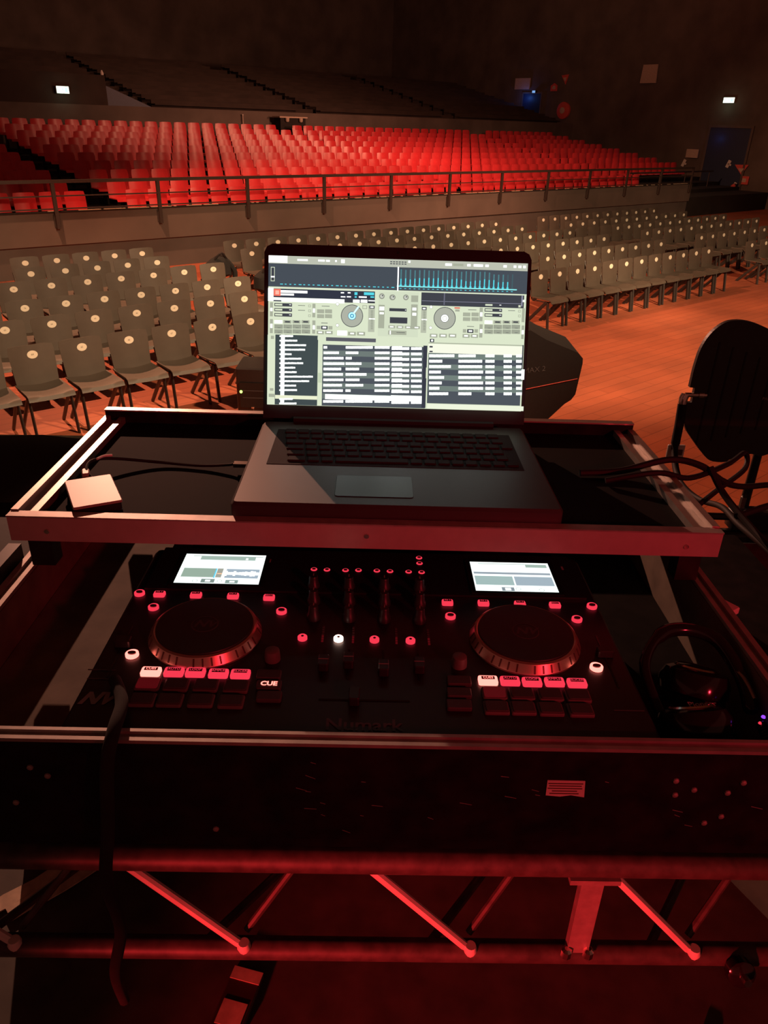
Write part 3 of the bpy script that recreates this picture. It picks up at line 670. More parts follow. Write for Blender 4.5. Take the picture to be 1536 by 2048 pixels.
MB().prism([(-0.02, -0.02), (0.012, -0.025), (0.022, 0.01), (-0.005, 0.03), (-0.022, 0.012)], 0.0, 0.01, 'z').build('scrap', M['tape'], r)

# ================================================================ table and flight case (desk frame)
tb = root('work_table', 'plain black table carrying the flight case', 'table', desk(0, 0.84, -0.647))
MB().bevbox(-0.68, 0.68, -0.23, 0.36, 0.0, 0.024, 0.01).build('tabletop', M['case_black'], tb)
for x in (-0.66, 0.66):
    for y in (-0.20, 0.34): MB().tube([(x, y, -0.001), (x, y, -0.8255)], 0.014, 8).build('leg', M['black_metal'], tb, True)
g = []
for j in range(3):
    g.append([(x*0.01, 0.372+0.008*math.sin(x*0.55)*(0.3+0.35*j), -0.002-0.41*j) for x in range(-78, 81)])
MB().sheet(g, 0.003).build('light_block_skirt', M['cloth'], tb, True, label='added black cloth skirt blocking the hall light on the audience side')  # unseen cloth, added to keep hall light off the floor below
CX = 0.437
cz0, cz1 = -0.622, -0.49
fc = root('flight_case', 'scuffed black flight case tray with aluminium edges holding the controller', 'case', desk(0, 0.84, cz0))
def cs_(y): return y-0.84
H = cz1-cz0
MB().box(-CX, CX, cs_(0.507), cs_(1.165), 0.0, 0.012).build('base_panel', M['case_black'], fc)
MB().box(-CX, CX, cs_(0.507), cs_(0.517), 0.0121, H-0.001).build('front_panel', M['case_black'], fc)
MB().box(-CX, CX, cs_(1.155), cs_(1.165), 0.0121, H-0.001).build('rear_panel', M['case_black'], fc)
for s_ in (-1, 1):
    MB().box(*sorted((s_*CX, s_*(CX-0.010))), cs_(0.5171), cs_(1.1549), 0.0121, H-0.001).build('side_panel', M['case_black'], fc)
    # aluminium edge profile: two lips with a groove
    a, b_ = sorted((s_*(CX+0.001), s_*(CX-0.006))); c2, d2 = sorted((s_*(CX-0.013), s_*(CX-0.019)))
    MB().box(a, b_, cs_(0.507), cs_(1.165), H-0.0009, H+0.004).box(c2, d2, cs_(0.507), cs_(1.165), H-0.0009, H+0.004).box(*sorted((s_*(CX-0.006), s_*(CX-0.013))), cs_(0.507), cs_(1.165), H-0.0009, H).build('edge_profile', M['alu_dull'], fc)
    MB().box(*sorted((s_*(CX-0.0105), s_*(CX-0.020))), cs_(0.53), cs_(1.15), 0.0125, H-0.0015).build('foam_lining', M['tan'], fc, label='pale foam board lining the side')
MB().box(-CX, CX, cs_(0.506), cs_(0.5105), H-0.0009, H+0.003).box(-CX, CX, cs_(0.5175), cs_(0.5215), H-0.0009, H+0.003).box(-CX, CX, cs_(0.5106), cs_(0.5174), H-0.0009, H-0.0002).build('front_edge_profile', M['alu_dull'], fc)
MB().box(-CX+0.021, -0.292, cs_(0.525), cs_(1.15), 0.0125, 0.072).build('foam_block', M['tan'], fc, label='pale foam block left of the controller')
MB().box(0.292, CX-0.021, cs_(0.525), cs_(1.15), 0.0125, 0.045).build('foam_block', M['case_black'], fc, label='dark foam block right of the controller')
# rivets, scratches and a torn label on the front
for p in RIVETS: MB().lathe([(0.0032, 0.0), (0.0028, 0.0012), (0.001, 0.002)], 8, Matrix.Translation((p[0], cs_(0.5068), p[2]-cz0)) @ Matrix.Rotation(R(90), 4, 'X')).build('rivet', M['alu_dull'], fc, True)
random.seed(11)
g = MB()
for k in range(26):
    x = random.uniform(-0.1, 0.42); z = random.uniform(-0.60, -0.51); L1 = random.uniform(0.003, 0.012); a = random.uniform(-0.5, 0.1)
    g.add([(x, cs_(0.50685), z-cz0), (x+L1, cs_(0.50685), z-cz0+a*L1), (x+L1, cs_(0.50685), z-cz0+a*L1+0.0006), (x, cs_(0.50685), z-cz0+0.0008)], [(0, 1, 2, 3)])
g.build('scratches', M['alu_dull'], fc, kind='stuff')
lbp = root('case_label', 'torn red-lit paper label stuck on the case front at the right', 'label', desk(0.1915, 0.506, -0.537))
MB().prism([(-0.0185, 0.010), (0.0170, 0.0098), (0.019, -0.011), (0.006, -0.0085), (-0.004, -0.0105), (-0.0178, -0.0092)], 0.0, 0.0006, 'y').build('paper', M['label'], lbp)
g = MB()
for k, (w, z) in enumerate(((0.033, 0.0065), (0.031, 0.0035), (0.033, 0.0003), (0.024, -0.003), (0.028, -0.0062))): g.box(-w/2-0.0005, w/2-0.001, -0.0004, -0.0001, z-0.0006, z+0.0005)
g.build('printed_lines', M['ink'], lbp)

# sliding laptop shelf above the case
sh = root('laptop_shelf', 'matt black sliding shelf with aluminium edge rails under the laptop', 'shelf', desk(0, 0.97, -0.445))
def sy_(y): return y-0.97
SZ = lambda z: z+0.445
MB().box(-0.42, 0.42, sy_(0.80), sy_(1.145), SZ(-0.43), SZ(-0.418)).build('board', M['black_matt'], sh)
MB().box(-0.43, 0.43, sy_(0.787), sy_(0.797), SZ(-0.4415), SZ(-0.4095)).build('front_lip', M['lip'], sh, label='satin aluminium front lip glowing red')
MB().box(-0.43, 0.43, sy_(0.7855), sy_(0.800), SZ(-0.4094), SZ(-0.4075)).build('lip_cap', M['alu_dull'], sh)
MB().box(-0.43, 0.43, sy_(1.146), sy_(1.156), SZ(-0.43), SZ(-0.399)).build('rear_lip', M['case_black'], sh)
MB().box(-0.43, 0.43, sy_(1.144), sy_(1.158), SZ(-0.3989), SZ(-0.3965)).build('rear_lip_cap', M['alu'], sh)
for s_ in (-1, 1):
    g = MB()
    g.box(*sorted((s_*0.430, s_*0.421)), sy_(0.8005), sy_(1.143), SZ(-0.43), SZ(-0.406))
    g.box(*sorted((s_*0.407, s_*0.398)), sy_(0.8005), sy_(1.143), SZ(-0.4178), SZ(-0.408))
    g.build('side_rail', M['alu'], sh)
    MB().box(*sorted((s_*0.4209, s_*0.4071)), sy_(0.8005), sy_(1.143), SZ(-0.4178), SZ(-0.4135)).build('rail_channel', M['alu_dull'], sh)
for x, y in ((-0.402, 0.81), (0.402, 0.81), (-0.402, 1.13), (0.402, 1.13)): MB().box(x-0.014, x+0.014, sy_(y)-0.012, sy_(y)+0.012, SZ(-0.482), SZ(-0.4305)).build('bracket', M['black_metal'], sh)
for x, z in ((-0.385, -0.428), (-0.002, -0.424), (0.388, -0.428)):
    MB().lathe([(0.0035, 0), (0.003, 0.0015)], 8, Matrix.Translation((x, sy_(0.7868), SZ(z))) @ Matrix.Rotation(R(90), 4, 'X')).build('screw', M['chrome'], sh, True)
# latch pieces at the left corner of the case
lt = root('case_latch', 'black latch hanging on the left rim of the case', 'latch', desk(-0.452, 0.80, -0.50))
MB().box(-0.006, 0.010, -0.03, 0.03, -0.02, 0.03).build('plate', M['black_metal'], lt); MB().tube([(-0.010, -0.02, 0.0), (-0.022, 0, -0.01), (-0.010, 0.02, 0.0)], 0.005, 6, smooth=4).build('bail', M['black_metal'], lt, True)

# ================================================================ laptop
lx0, lx1 = -0.168, 0.238
lp = root('laptop', 'large dark laptop open on the shelf showing mixing software', 'laptop', desk(0.035, 1.10, -0.4175))
def LX(x): return x-0.035
def LY(y): return y-1.10
g = MB().bevbox(LX(lx0), LX(lx1), LY(0.803), LY(1.098), 0.0, 0.026, 0.008); base = g.build('base', M['laptop'], lp, True, 30)
keys = [MB().bevbox(-w/2, w/2, -0.0075, 0.0075, 0, 0.0022, 0.0018).mesh('key', M['key']) for w in (0.0158, 0.024, 0.036, 0.100)]
MB().box(LX(lx0)+0.028, LX(lx1)-0.028, LY(0.925), LY(1.06), 0.0262, 0.0266).build('keyboard_well', M['key'], base)
for r_ in range(6):
    yy = LY(1.050 - 0.0215*r_); x = LX(lx0)+0.040+0.003*r_
    n = 0
    while x < LX(lx1)-0.040:
        k = 0
        if r_ == 5 and 3 <= n <= 3: k = 3
        elif (n == 0 and r_ > 1) : k = 1
        w = (0.0158, 0.024, 0.036, 0.100)[k]
        if x + w > LX(lx1)-0.030: break
        inst(keys[k], 'key', base, (x+w/2, yy, 0.0267)); x += w+0.0032; n += 1
MB().bevbox(-0.058-0.02, 0.04-0.02, LY(0.828), LY(0.892), 0.0262, 0.0268, 0.004).build('touchpad', M['black'], base)
MB().tube([(LX(-0.12), LY(1.092), 0.030), (LX(0.19), LY(1.092), 0.030)], 0.006, 8).build('hinge', M['bezel'], lp, True)
TH = R(20)
LID = Matrix.Translation((0, LY(1.1), 0.030)) @ Matrix.Rotation(-TH, 4, 'X')     # local x across, local z up the lid, local -y towards the viewer
lid = bpy.data.objects.new('lid', None)
LW0, LW1, LH = LX(lx0), LX(lx1+0.001), 0.262
g = MB().prism([(LW0, 0.0), (LW1, 0.0), (LW1, LH-0.012), (LW1-0.004, LH-0.004), (LW1-0.012, LH), (LW0+0.012, LH), (LW0+0.004, LH-0.004), (LW0, LH-0.012)], -0.004, 0.006, 'y', LID)
lid = g.build('lid', M['bezel'], lp)
scr0x, scr1x, scr0z, scr1z = LX(-0.1615), LX(0.2335), 0.0205, 0.2445
SCR_W, SCR_H = scr1x-scr0x, scr1z-scr0z

def paint(rects, w, h, discs=(), ex=0.00002):
    """screen picture: coloured tiles in the screen plane (x right, z up), each layer a hair nearer"""
    m = MB(); cols = []
    for n_, (s0, t0, s1, t1, c_) in enumerate(rects):
        d = -0.0001 - ex*n_
        a, b, c2, e2 = s0*w, s1*w, (1-t1)*h, (1-t0)*h
        m.add([(a, d, c2), (b, d, c2), (b, d, e2), (a, d, e2)], [(0, 1, 2, 3)]); cols.append(c_)
    d0 = -0.0001 - ex*len(rects)
    for n_, (s, t, r0, r1, c_) in enumerate(discs):
        d = d0 - ex*n_; K = 28
        cx, cz = s*w, (1-t)*h
        if r0 <= 0:
            m.add([(cx+r1*math.cos(2*math.pi*k/K), d, cz+r1*math.sin(2*math.pi*k/K)) for k in range(K)], [tuple(range(K))]); cols.append(c_)
        else:
            for k in range(K):
                a0, a1 = 2*math.pi*k/K, 2*math.pi*(k+1)/K
                m.add([(cx+r0*math.cos(a0), d, cz+r0*math.sin(a0)), (cx+r1*math.cos(a0), d, cz+r1*math.sin(a0)), (cx+r1*math.cos(a1), d, cz+r1*math.sin(a1)), (cx+r0*math.cos(a1), d, cz+r0*math.sin(a1))], [(0, 1, 2, 3)]); cols.append(c_)
    return m, cols
def build_paint(name, m, cols, material, parent, mtx):
    me = bpy.data.meshes.new(name); me.from_pydata([tuple(mtx @ Vector(p)) for p in m.v], [], m.f); me.update()
    at = me.color_attributes.new('Pixel', 'FLOAT_COLOR', 'CORNER')
    i = 0
    for p, c_ in zip(me.polygons, cols):
        for _ in range(p.loop_total): at.data[i].color = (*c_, 1); i += 1
    me.materials.append(material)
    o = bpy.data.objects.new(name, me); COL.objects.link(o); o.parent = parent; return o
def lin(r, g, b): 
    f = lambda v: ((v/255+0.055)/1.055)**2.4 if v > 10 else v/255/12.92
    return (f(r), f(g), f(b))
BG = lin(80, 86, 94); UI = lin(222, 232, 204); WHT = (1.6, 1.65, 1.6); CY = lin(90, 220, 235); DK = lin(66, 68, 76); GR = lin(172, 178, 158); MG = lin(120, 134, 130)  # dark tones raised, veiling glare put into the screen colours
# coordinates read as pixels of a 1536 x 1975 enlargement of each half of the display
def A_(x, y):
    px, py = 520+x/5.486, 480+y/5.486
    return ((px-(538-0.007*(py-519)))/(513-0.03*(py-519)), (py-(519+0.0273*(px-538)))/292.0)
def B_(x, y):
    px, py = 780+x/5.486, 480+y/5.486
    return ((px-(538-0.007*(py-519)))/(513-0.03*(py-519)), (py-(519+0.0273*(px-538)))/292.0)
RC = []
def ra(x0, y0, x1, y1, c_, f=A_):
    s0, t0 = f(x0, (y0)); s1, _ = f(x1, y0); _, t1 = f(x0, y1)
    RC.append((max(0, s0), max(0, t0), min(1, s1), min(1, t1), c_))
def rbx(x0, y0, x1, y1, c_): ra(x0, y0, x1, y1, c_, B_)
random.seed(21)
RC.append((0, 0, 1, 1, UI))
RC.append((0, 0.0, 1, 0.052, lin(190, 194, 178)))
RC.append((0, 0.0, 0.072, 0.046, WHT))
for x0, x1 in ((0.11, 0.15), (0.19, 0.215), (0.22, 0.235), (0.255, 0.262)): RC.append((x0, 0.018, x1, 0.030, WHT))
RC.append((0.278, 0.012, 0.292, 0.036, WHT))
for j in range(2):
    for k in range(6): RC.append((0.467+0.011*k, 0.014+0.013*j, 0.475+0.011*k, 0.020+0.013*j, DK))
RC.append((0.537, 0.006, 0.545, 0.020, WHT))
for x0, x1, c_ in ((0.68, 0.705, WHT), (0.71, 0.75, GR), (0.765, 0.778, WHT), (0.79, 0.826, WHT), (0.835, 0.848, WHT), (0.905, 0.918, WHT), (0.945, 0.955, WHT), (0.963, 0.975, WHT), (0.982, 0.992, WHT)): RC.append((x0, 0.016, x1, 0.032, c_))
# waveform strip
RC.append((0, 0.052, 1, 0.212, lin(72, 79, 88)))
RC.append((0, 0.205, 1, 0.214, UI))
RC.append((0.009, 0.076, 0.024, 0.17, UI)); RC.append((0.011, 0.080, 0.022, 0.166, DK)); RC.append((0.009, 0.136, 0.024, 0.145, WHT))
for k in range(25): RC.append((0.045+0.0179*k, 0.1845, 0.052+0.0179*k+(0.004 if k % 4 == 0 else 0), 0.190, CY))
for k in range(25):
    x = 0.5105+0.01795*k; t = 0.065+0.006*random.random()+(0.012 if k > 19 else 0)
    c1 = lin(80, 130, 138) if k < 23 else lin(70, 95, 102)
    RC.append((x-0.0025, t, x+0.0025, 0.18, c1)); RC.append((x-0.0022, 0.115+0.02*random.random(), x+0.0022, 0.18, CY if k < 24 else c1))
    RC.append((x-0.004, 0.165, x+0.004, 0.178, CY if k < 24 else c1))
    RC.append((x-0.004, 0.190, x+0.003, 0.1945, CY))
RC.append((0.495, 0.176, 0.96, 0.183, lin(150, 250, 250)))
RC.append((0.4965, 0.052, 0.5015, 0.21, WHT))
# decks
ra(97, 560, 155, 700, WHT); ra(155, 568, 1250, 660, lin(52, 56, 70)); ra(158, 572, 232, 645, lin(255, 120, 100)); ra(175, 588, 215, 630, lin(255, 190, 170))
for x0, y0, x1, y1 in ((232, 585, 520, 612), (232, 620, 375, 640), (880, 605, 915, 618), (955, 605, 985, 618), (880, 648, 930, 660), (945, 648, 990, 660)): ra(x0, y0, x1, y1, WHT)
for x0, x1 in ((1028, 1060), (1130, 1240)): ra(x0, 605, x1, 635, CY)
for x0, x1 in ((1030, 1052), (1075, 1160), (1200, 1240)): ra(x0, 648, x1, 664, CY if x0 != 1075 else WHT)
ra(155, 662, 920, 705, WHT); ra(155, 690, 240, 704, DK); ra(920, 672, 1250, 715, DK); ra(1012, 684, 1085, 716, WHT); ra(1096, 684, 1168, 716, WHT); ra(1178, 690, 1250, 700, WHT)
def deck(f, dx, hot):
    for k in range(3):
        ra(165+dx, 722+54*k, 355+dx, 756+54*k, DK, f); ra(172+dx, 730+54*k, 250+dx, 748+54*k, UI, f); ra(325+dx, 738+54*k, 345+dx, 744+54*k, WHT, f)
        ra(530+dx, 740+52*k, 558+dx, 766+52*k, GR, f); ra(535+dx, 745+52*k, 553+dx, 761+52*k, UI, f)
    for k in range(2):
        ra(420+dx, 745+52*k, 495+dx, 750+52*k, DK, f)
        for j in range(2): ra(625+85*j-(0 if dx == 0 else 1)*0+ (dx if dx == 0 else dx-0), 788+52*k, 702+85*j+dx, 830+52*k, GR, f) if dx == 0 else None
    ra(675+dx, 752, 760+dx, 757, DK, f) if dx == 0 else None
    for k in range(4):
        for j in range(2): ra(165+98*k+dx, 950+52*j, 258+98*k+dx, 996+52*j, lin(160, 166, 148), f)
        ra(165+98*k+dx, 905, 250+98*k+dx, 940, WHT if k == 0 else GR, f)
        if k: ra(182+98*k+dx, 915, 235+98*k+dx, 930, DK, f)
        for j in range(2): ra(200+98*k+dx, 985+50*j, 232+98*k+dx, 988+50*j, DK, f)
deck(A_, 0, True)
ra(118, 715, 150, 865, GR); ra(122, 775, 146, 810, WHT); ra(118, 895, 150, 1045, GR); ra(122, 945, 146, 990, WHT)
ra(575, 730, 608, 875, GR); ra(580, 780, 604, 825, WHT); ra(575, 908, 608, 1050, GR); ra(580, 960, 604, 1005, WHT)
ra(670, 932, 740, 938, DK); ra(670, 965, 740, 1005, DK); ra(685, 975, 725, 993, WHT); ra(622, 965, 665, 1003, GR); ra(748, 968, 792, 1005, GR)
ra(622, 1018, 700, 1055, GR); ra(712, 1018, 795, 1055, GR); ra(640, 1028, 680, 1042, WHT); ra(730, 1028, 775, 1042, WHT)
ra(845, 1015, 950, 1068, WHT); ra(960, 1028, 1045, 1068, GR); ra(1058, 1028, 1145, 1068, GR); ra(985, 1040, 1025, 1054, WHT); ra(1080, 1040, 1125, 1054, WHT)
ra(1115, 745, 1165, 785, GR); ra(1122, 752, 1158, 778, UI)
ra(1180, 745, 1250, 1030, lin(186, 192, 172)); ra(1190, 750, 1245, 780, DK); ra(1200, 758, 1235, 772, WHT); ra(1185, 884, 1250, 896, WHT)
for k in range(16): ra(1205, 800+13*k, 1230, 804+13*k, lin(120, 126, 112))
# mixer in the middle
ra(1290, 600, 1535, 1075, lin(214, 224, 198)); ra(1290, 740, 1355, 990, GR); ra(1298, 760, 1350, 800, WHT); ra(1300, 820, 1345, 840, WHT)
rbx(0, 600, 300, 1080, lin(214, 224, 198)); rbx(215, 640, 290, 710, GR); rbx(215, 735, 285, 1000, GR); rbx(228, 770, 270, 800, WHT); rbx(228, 825, 270, 855, WHT)
s0, t0 = A_(1405, 795); s1, t1 = B_(165, 815); RC.append((s0, t0-0.012, s1, t0+0.008, DK)); RC.append((s0+0.003, t0+0.048, s1+0.004, t0+0.088, DK))
RC.append((s1-0.006, t0-0.004, s1-0.002, t0, WHT))
for k in range(4): RC.append((s0-0.002+0.032*k, t0+0.103, s0+0.024+0.032*k, t0+0.122, GR)); RC.append((s0+0.004+0.032*k, t0+0.109, s0+0.018+0.032*k, t0+0.116, WHT))
RC.append((s0-0.002, t0+0.137, s1+0.002, t0+0.165, GR)); RC.append((s0+0.004, t0+0.139, s0+0.008, t0+0.163, WHT)); RC.append((s0+0.03, t0+0.148, s1-0.004, t0+0.151, DK))
# right deck
rbx(325, 608, 1440, 745, DK); rbx(330, 695, 1415, 699, lin(150, 150, 170)); rbx(568, 615, 580, 740, lin(110, 110, 128)); rbx(1410, 640, 1424, 755, lin(150, 150, 170)); rbx(1424, 685, 1446, 708, WHT)
deck(B_, 845, False)
rbx(325, 760, 385, 1040, lin(186, 192, 172)); rbx(332, 764, 380, 796, DK); rbx(340, 774, 370, 788, WHT); rbx(328, 892, 385, 904, WHT)
for k in range(16): rbx(345, 812+13*k, 370, 816+13*k, lin(120, 126, 112))
rbx(682, 765, 742, 782, lin(225, 130, 110)); rbx(690, 790, 738, 812, GR)
for j in range(2):
    for k in range(2): rbx(775+92*k, 822+50*j, 855+92*k, 862+50*j, GR)
rbx(830, 790, 920, 795, DK); rbx(820, 968, 895, 973, DK); rbx(822, 1000, 890, 1040, DK); rbx(838, 1012, 876, 1028, WHT); rbx(775, 1000, 812, 1038, GR); rbx(900, 1000, 938, 1038, GR)
rbx(772, 1053, 850, 1092, GR); rbx(862, 1053, 940, 1092, GR); rbx(790, 1065, 830, 1080, WHT); rbx(880, 1065, 922, 1080, WHT)
for k in range(3): rbx(418+102*k, 1050, 500+102*k, 1090, GR); rbx(435+102*k, 1062, 483+102*k, 1078, WHT)
rbx(955, 770, 990, 915, GR); rbx(960, 820, 986, 865, WHT); rbx(955, 948, 990, 1090, GR); rbx(960, 1000, 986, 1040, WHT); rbx(1415, 775, 1445, 925, GR); rbx(1412, 960, 1440, 1105, GR); rbx(1414, 1010, 1436, 1055, WHT)
# browser
ra(97, 1065, 1536, 1900, UI)
rbx(0, 1105, 1430, 1890, UI)
ra(180, 1062, 640, 1818, lin(68, 78, 80)); ra(132, 1075, 165, 1110, GR)
ra(725, 1090, 1262, 1130, lin(96, 96, 104)); ra(240, 1066, 282, 1815, WHT)
ra(110, 1700, 172, 1735, GR); ra(122, 1640, 160, 1668, GR)
for k in range(16):
    y = 1062+48.5*k
    w = (85, 130, 225, 215, 70, 175, 195, 110, 125, 300, 260, 120, 130, 0, 85, 125)[k]
    if k == 13: ra(180, y+22, 632, y+62, lin(238, 242, 210)); continue
    x = 285
    ra(225, y+10, 285, y+26, WHT)
    while x < 285+w:
        l_ = random.uniform(14, 40); ra(x, y+8+random.uniform(-1, 1), min(x+l_, 285+w), y+27, WHT); x += l_+random.choice((0, 0, 3))
ra(635, 1080, 690, 1120, UI); ra(640, 1475, 682, 1580, lin(200, 214, 184))
# middle list
ra(690, 1170, 1536, 1830, BG); rbx(0, 1185, 385, 1850, BG)
for k in range(11):
    y = 1172+58.5*k
    if k % 2: ra(690, y, 1536, y+58, lin(112, 124, 120)); rbx(0, y+16, 345, y+74, lin(112, 124, 120))
    if k == 9: ra(720, y+8, 1536, y+62, WHT); rbx(0, y+20, 345, y+80, WHT); continue
    for x0, w in ((700, (38, 165, 215, 225, 190, 210, 215, 200, 210, 0, 215)[k]), (938, (290, 135, 65, 170, 145, 225, 150, 190, 55, 0, 290)[k]), (1250, 160), (1435, 110)):
        x = x0
        while x < x0+w:
            l_ = random.uniform(18, 52); ra(x, y+15, min(x+l_, x0+w), y+42, WHT); x += l_+random.choice((0, 0, 2))
    for x0, w in ((5, 190), (215, 115)):
        x = x0
        while x < x0+w:
            l_ = random.uniform(18, 52); rbx(x, y+26, min(x+l_, x0+w), y+54, WHT); x += l_+random.choice((0, 0, 2))
rbx(345, 1185, 388, 1855, lin(58, 60, 72)); rbx(375, 1420, 398, 1535, UI)
# right list
rbx(400, 1150, 1425, 1160, GR); rbx(415, 1112, 460, 1148, DK); rbx(428, 1120, 448, 1140, WHT)
rbx(400, 1165, 1415, 1262, lin(250, 252, 232)); rbx(410, 1188, 445, 1205, DK); rbx(410, 1240, 445, 1255, DK)
rbx(400, 1262, 1410, 1805, BG)
for k in range(8):
    y = 1264+58.5*k
    if k % 2 == 0: rbx(400, y, 1410, y+56, lin(116, 130, 124))
    for x0, w in ((408, (270, 140, 232, 125, 160, 135, 110, 205)[k]), (722, (185, 255, 255, 265, 245, 265, 265, 140)[k]), (1012, 98), (1208, 88), (1342, 62)):
        x = x0
        while x < x0+w:
            l_ = random.uniform(16, 48); rbx(x, y+14, min(x+l_, x0+w), y+44, WHT); x += l_+random.choice((0, 0, 2))
rbx(1405, 1180, 1418, 1440, DK); rbx(1398, 1440, 1430, 1550, WHT); rbx(388, 1812, 1425, 1862, lin(240, 246, 222))
DS = []
def jog(f, x, y, lit):
    s, t = f(x, y); DS.append((s, t, 0, 0.0167, DK)); DS.append((s, t, 0, 0.0158, lin(176, 180, 166)))
    if lit: DS.append((s, t, 0, 0.0062, lin(40, 70, 90))); DS.append((s, t, 0, 0.0056, (0.55, 1.1, 1.4))); DS.append((s, t, 0.0018, 0.0030, lin(40, 130, 170)))
    else: DS.append((s, t, 0, 0.0062, lin(110, 112, 112))); DS.append((s, t, 0, 0.0055, WHT)); DS.append((s, t, 0.0028, 0.0035, GR))
jog(A_, 1005, 875, True); jog(B_, 568, 898, False)
for f, x, y in ((A_, 850, 752), (A_, 850, 975), (B_, 422, 780), (B_, 418, 998)): s, t = f(x, y); DS.append((s, t, 0, 0.0026, GR)); DS.append((s, t, 0, 0.0019, WHT))
for f, x, y in ((A_, 1322, 668), (A_, 1432, 680), (B_, 12, 680), (B_, 152, 680)): s, t = f(x, y); DS.append((s, t, 0, 0.0042, lin(150, 154, 140))); DS.append((s, t, 0, 0.0026, lin(205, 208, 196))); DS.append((s+0.002, t-0.004, 0, 0.0010, DK))
m_, c__ = paint(RC, SCR_W, SCR_H, DS)
scr = build_paint('screen', m_, c__, M['screen'], lid, LID @ Matrix.Translation((scr0x, -0.0042, scr0z)))
scr['label'] = 'bright display with two decks and track lists'
# needle on the lit jog wheel
g = MB(); s, t = A_(1005, 875); cx, cz = s*SCR_W, (1-t)*SCR_H
g.add([(cx+0.0012, -0.018, cz+0.004), (cx+0.0035, -0.018, cz+0.003), (cx+0.0106, -0.018, cz+0.0132), (cx+0.0088, -0.018, cz+0.0145)], [(0, 1, 2, 3)])
g.v = [(x, -0.0001-0.00002*(len(RC)+len(DS)+3), z) for x, _, z in g.v]
build_paint('platter_mark', g, [(0.8, 1.3, 1.5)], M['screen'], scr, LID @ Matrix.Translation((scr0x, -0.0042, scr0z)))
MB().lathe([(0.002, 0.0), (0.002, 0.0006)], 8, LID @ Matrix.Translation((LX(0.035), -0.0041, 0.2545)) @ Matrix.Rotation(R(90), 4, 'X')).build('webcam', M['gloss'], lid)

# ================================================================ controller
ct = root('mixing_controller', 'black two-deck mixing controller with red lit buttons in the case', 'controller', desk(0, 0.69, -0.56))
CY0 = 0.69
def cp(x, y, z=0.0): return (x, y-CY0, z)
PT = 0.066         # panel height over the controller base (panel at -0.494)
MB().bevbox(-0.283, 0.283, 0.522-CY0, 0.868-CY0, 0.0, PT, 0.008).build('body', M['controller'], ct, True, 30)
MB().box(-0.27, 0.27, 0.765-CY0, 0.866-CY0, PT+0.0002, PT+0.003).build('rear_panel', M['controller'], ct)
def small_display(x0, x1, y0, y1, seed, lab):
    w, h = x1-x0, y1-y0; rc = [(0, 0, 1, 1, (0.95, 1.05, 1.02))]
    G1 = lin(150, 170, 160); G2 = lin(150, 165, 178)
    if seed == 1:
        rc += [(0.10, 0.06, 0.97, 0.08, G1), (0.20, 0.08, 0.88, 0.20, G1), (0.76, 0.12, 0.79, 0.18, (1.3, 1.3, 1.3)), (0.05, 0.50, 0.44, 0.80, lin(140, 160, 146)), (0.44, 0.50, 0.455, 0.82, lin(90, 200, 240)), (0.46, 0.50, 0.53, 0.80, lin(150, 150, 140)), (0.47, 0.66, 0.53, 0.69, lin(240, 190, 150)), (0.57, 0.51, 0.97, 0.62, G2), (0.57, 0.70, 0.97, 0.81, G2)]
        for k in range(12):
            hh = random.uniform(0.03, 0.09); rc.append((0.56+0.034*k, 0.66-hh, 0.59+0.034*k, 0.66+hh, (1.2, 1.25, 1.25)))
        rc += [(0.31, 0.86, 0.47, 0.98, lin(120, 135, 130)), (0.36, 0.89, 0.42, 0.95, (1.2, 1.2, 1.2)), (0.60, 0.88, 0.75, 0.99, lin(130, 150, 145)), (0.65, 0.91, 0.71, 0.96, (1.2, 1.2, 1.2))]
        ds = [(0.24, 0.93, 0.0028, 0.0034, G1), (0.53, 0.92, 0.0026, 0.0032, G1)]
    else:
        rc += [(0.10, 0.05, 0.70, 0.07, G1), (0.70, 0.06, 0.97, 0.17, G1), (0.02, 0.36, 0.98, 0.43, lin(140, 150, 160)), (0.02, 0.50, 0.49, 0.80, lin(150, 172, 170)), (0.51, 0.50, 0.98, 0.80, lin(150, 165, 175)), (0.32, 0.87, 0.47, 0.99, lin(125, 135, 142)), (0.36, 0.89, 0.43, 0.97, (1.2, 1.2, 1.2))]
        ds = [(0.52, 0.92, 0.0028, 0.0034, G1), (0.80, 0.94, 0.0028, 0.0034, G1)]
    m1, c1 = paint(rc, w, h, ds, 0.00001)
    o = MB().box(x0-0.006, x1+0.006, y0-0.005-CY0, y1+0.005-CY0, PT+0.0031, PT+0.0045).build('display', M['gloss'], ct)
    p = build_paint('display_picture', m1, c1, M['small_screen'], o, Matrix.Translation((x0, y0-CY0, PT+0.0046)) @ Matrix.Rotation(R(-90), 4, 'X'))
    o['label'] = lab
small_display(-0.2375, -0.1335, 0.776, 0.8475, 1, 'left colour display with a waveform')
small_display(0.1345, 0.2375, 0.7735, 0.844, 2, 'right colour display, empty deck')

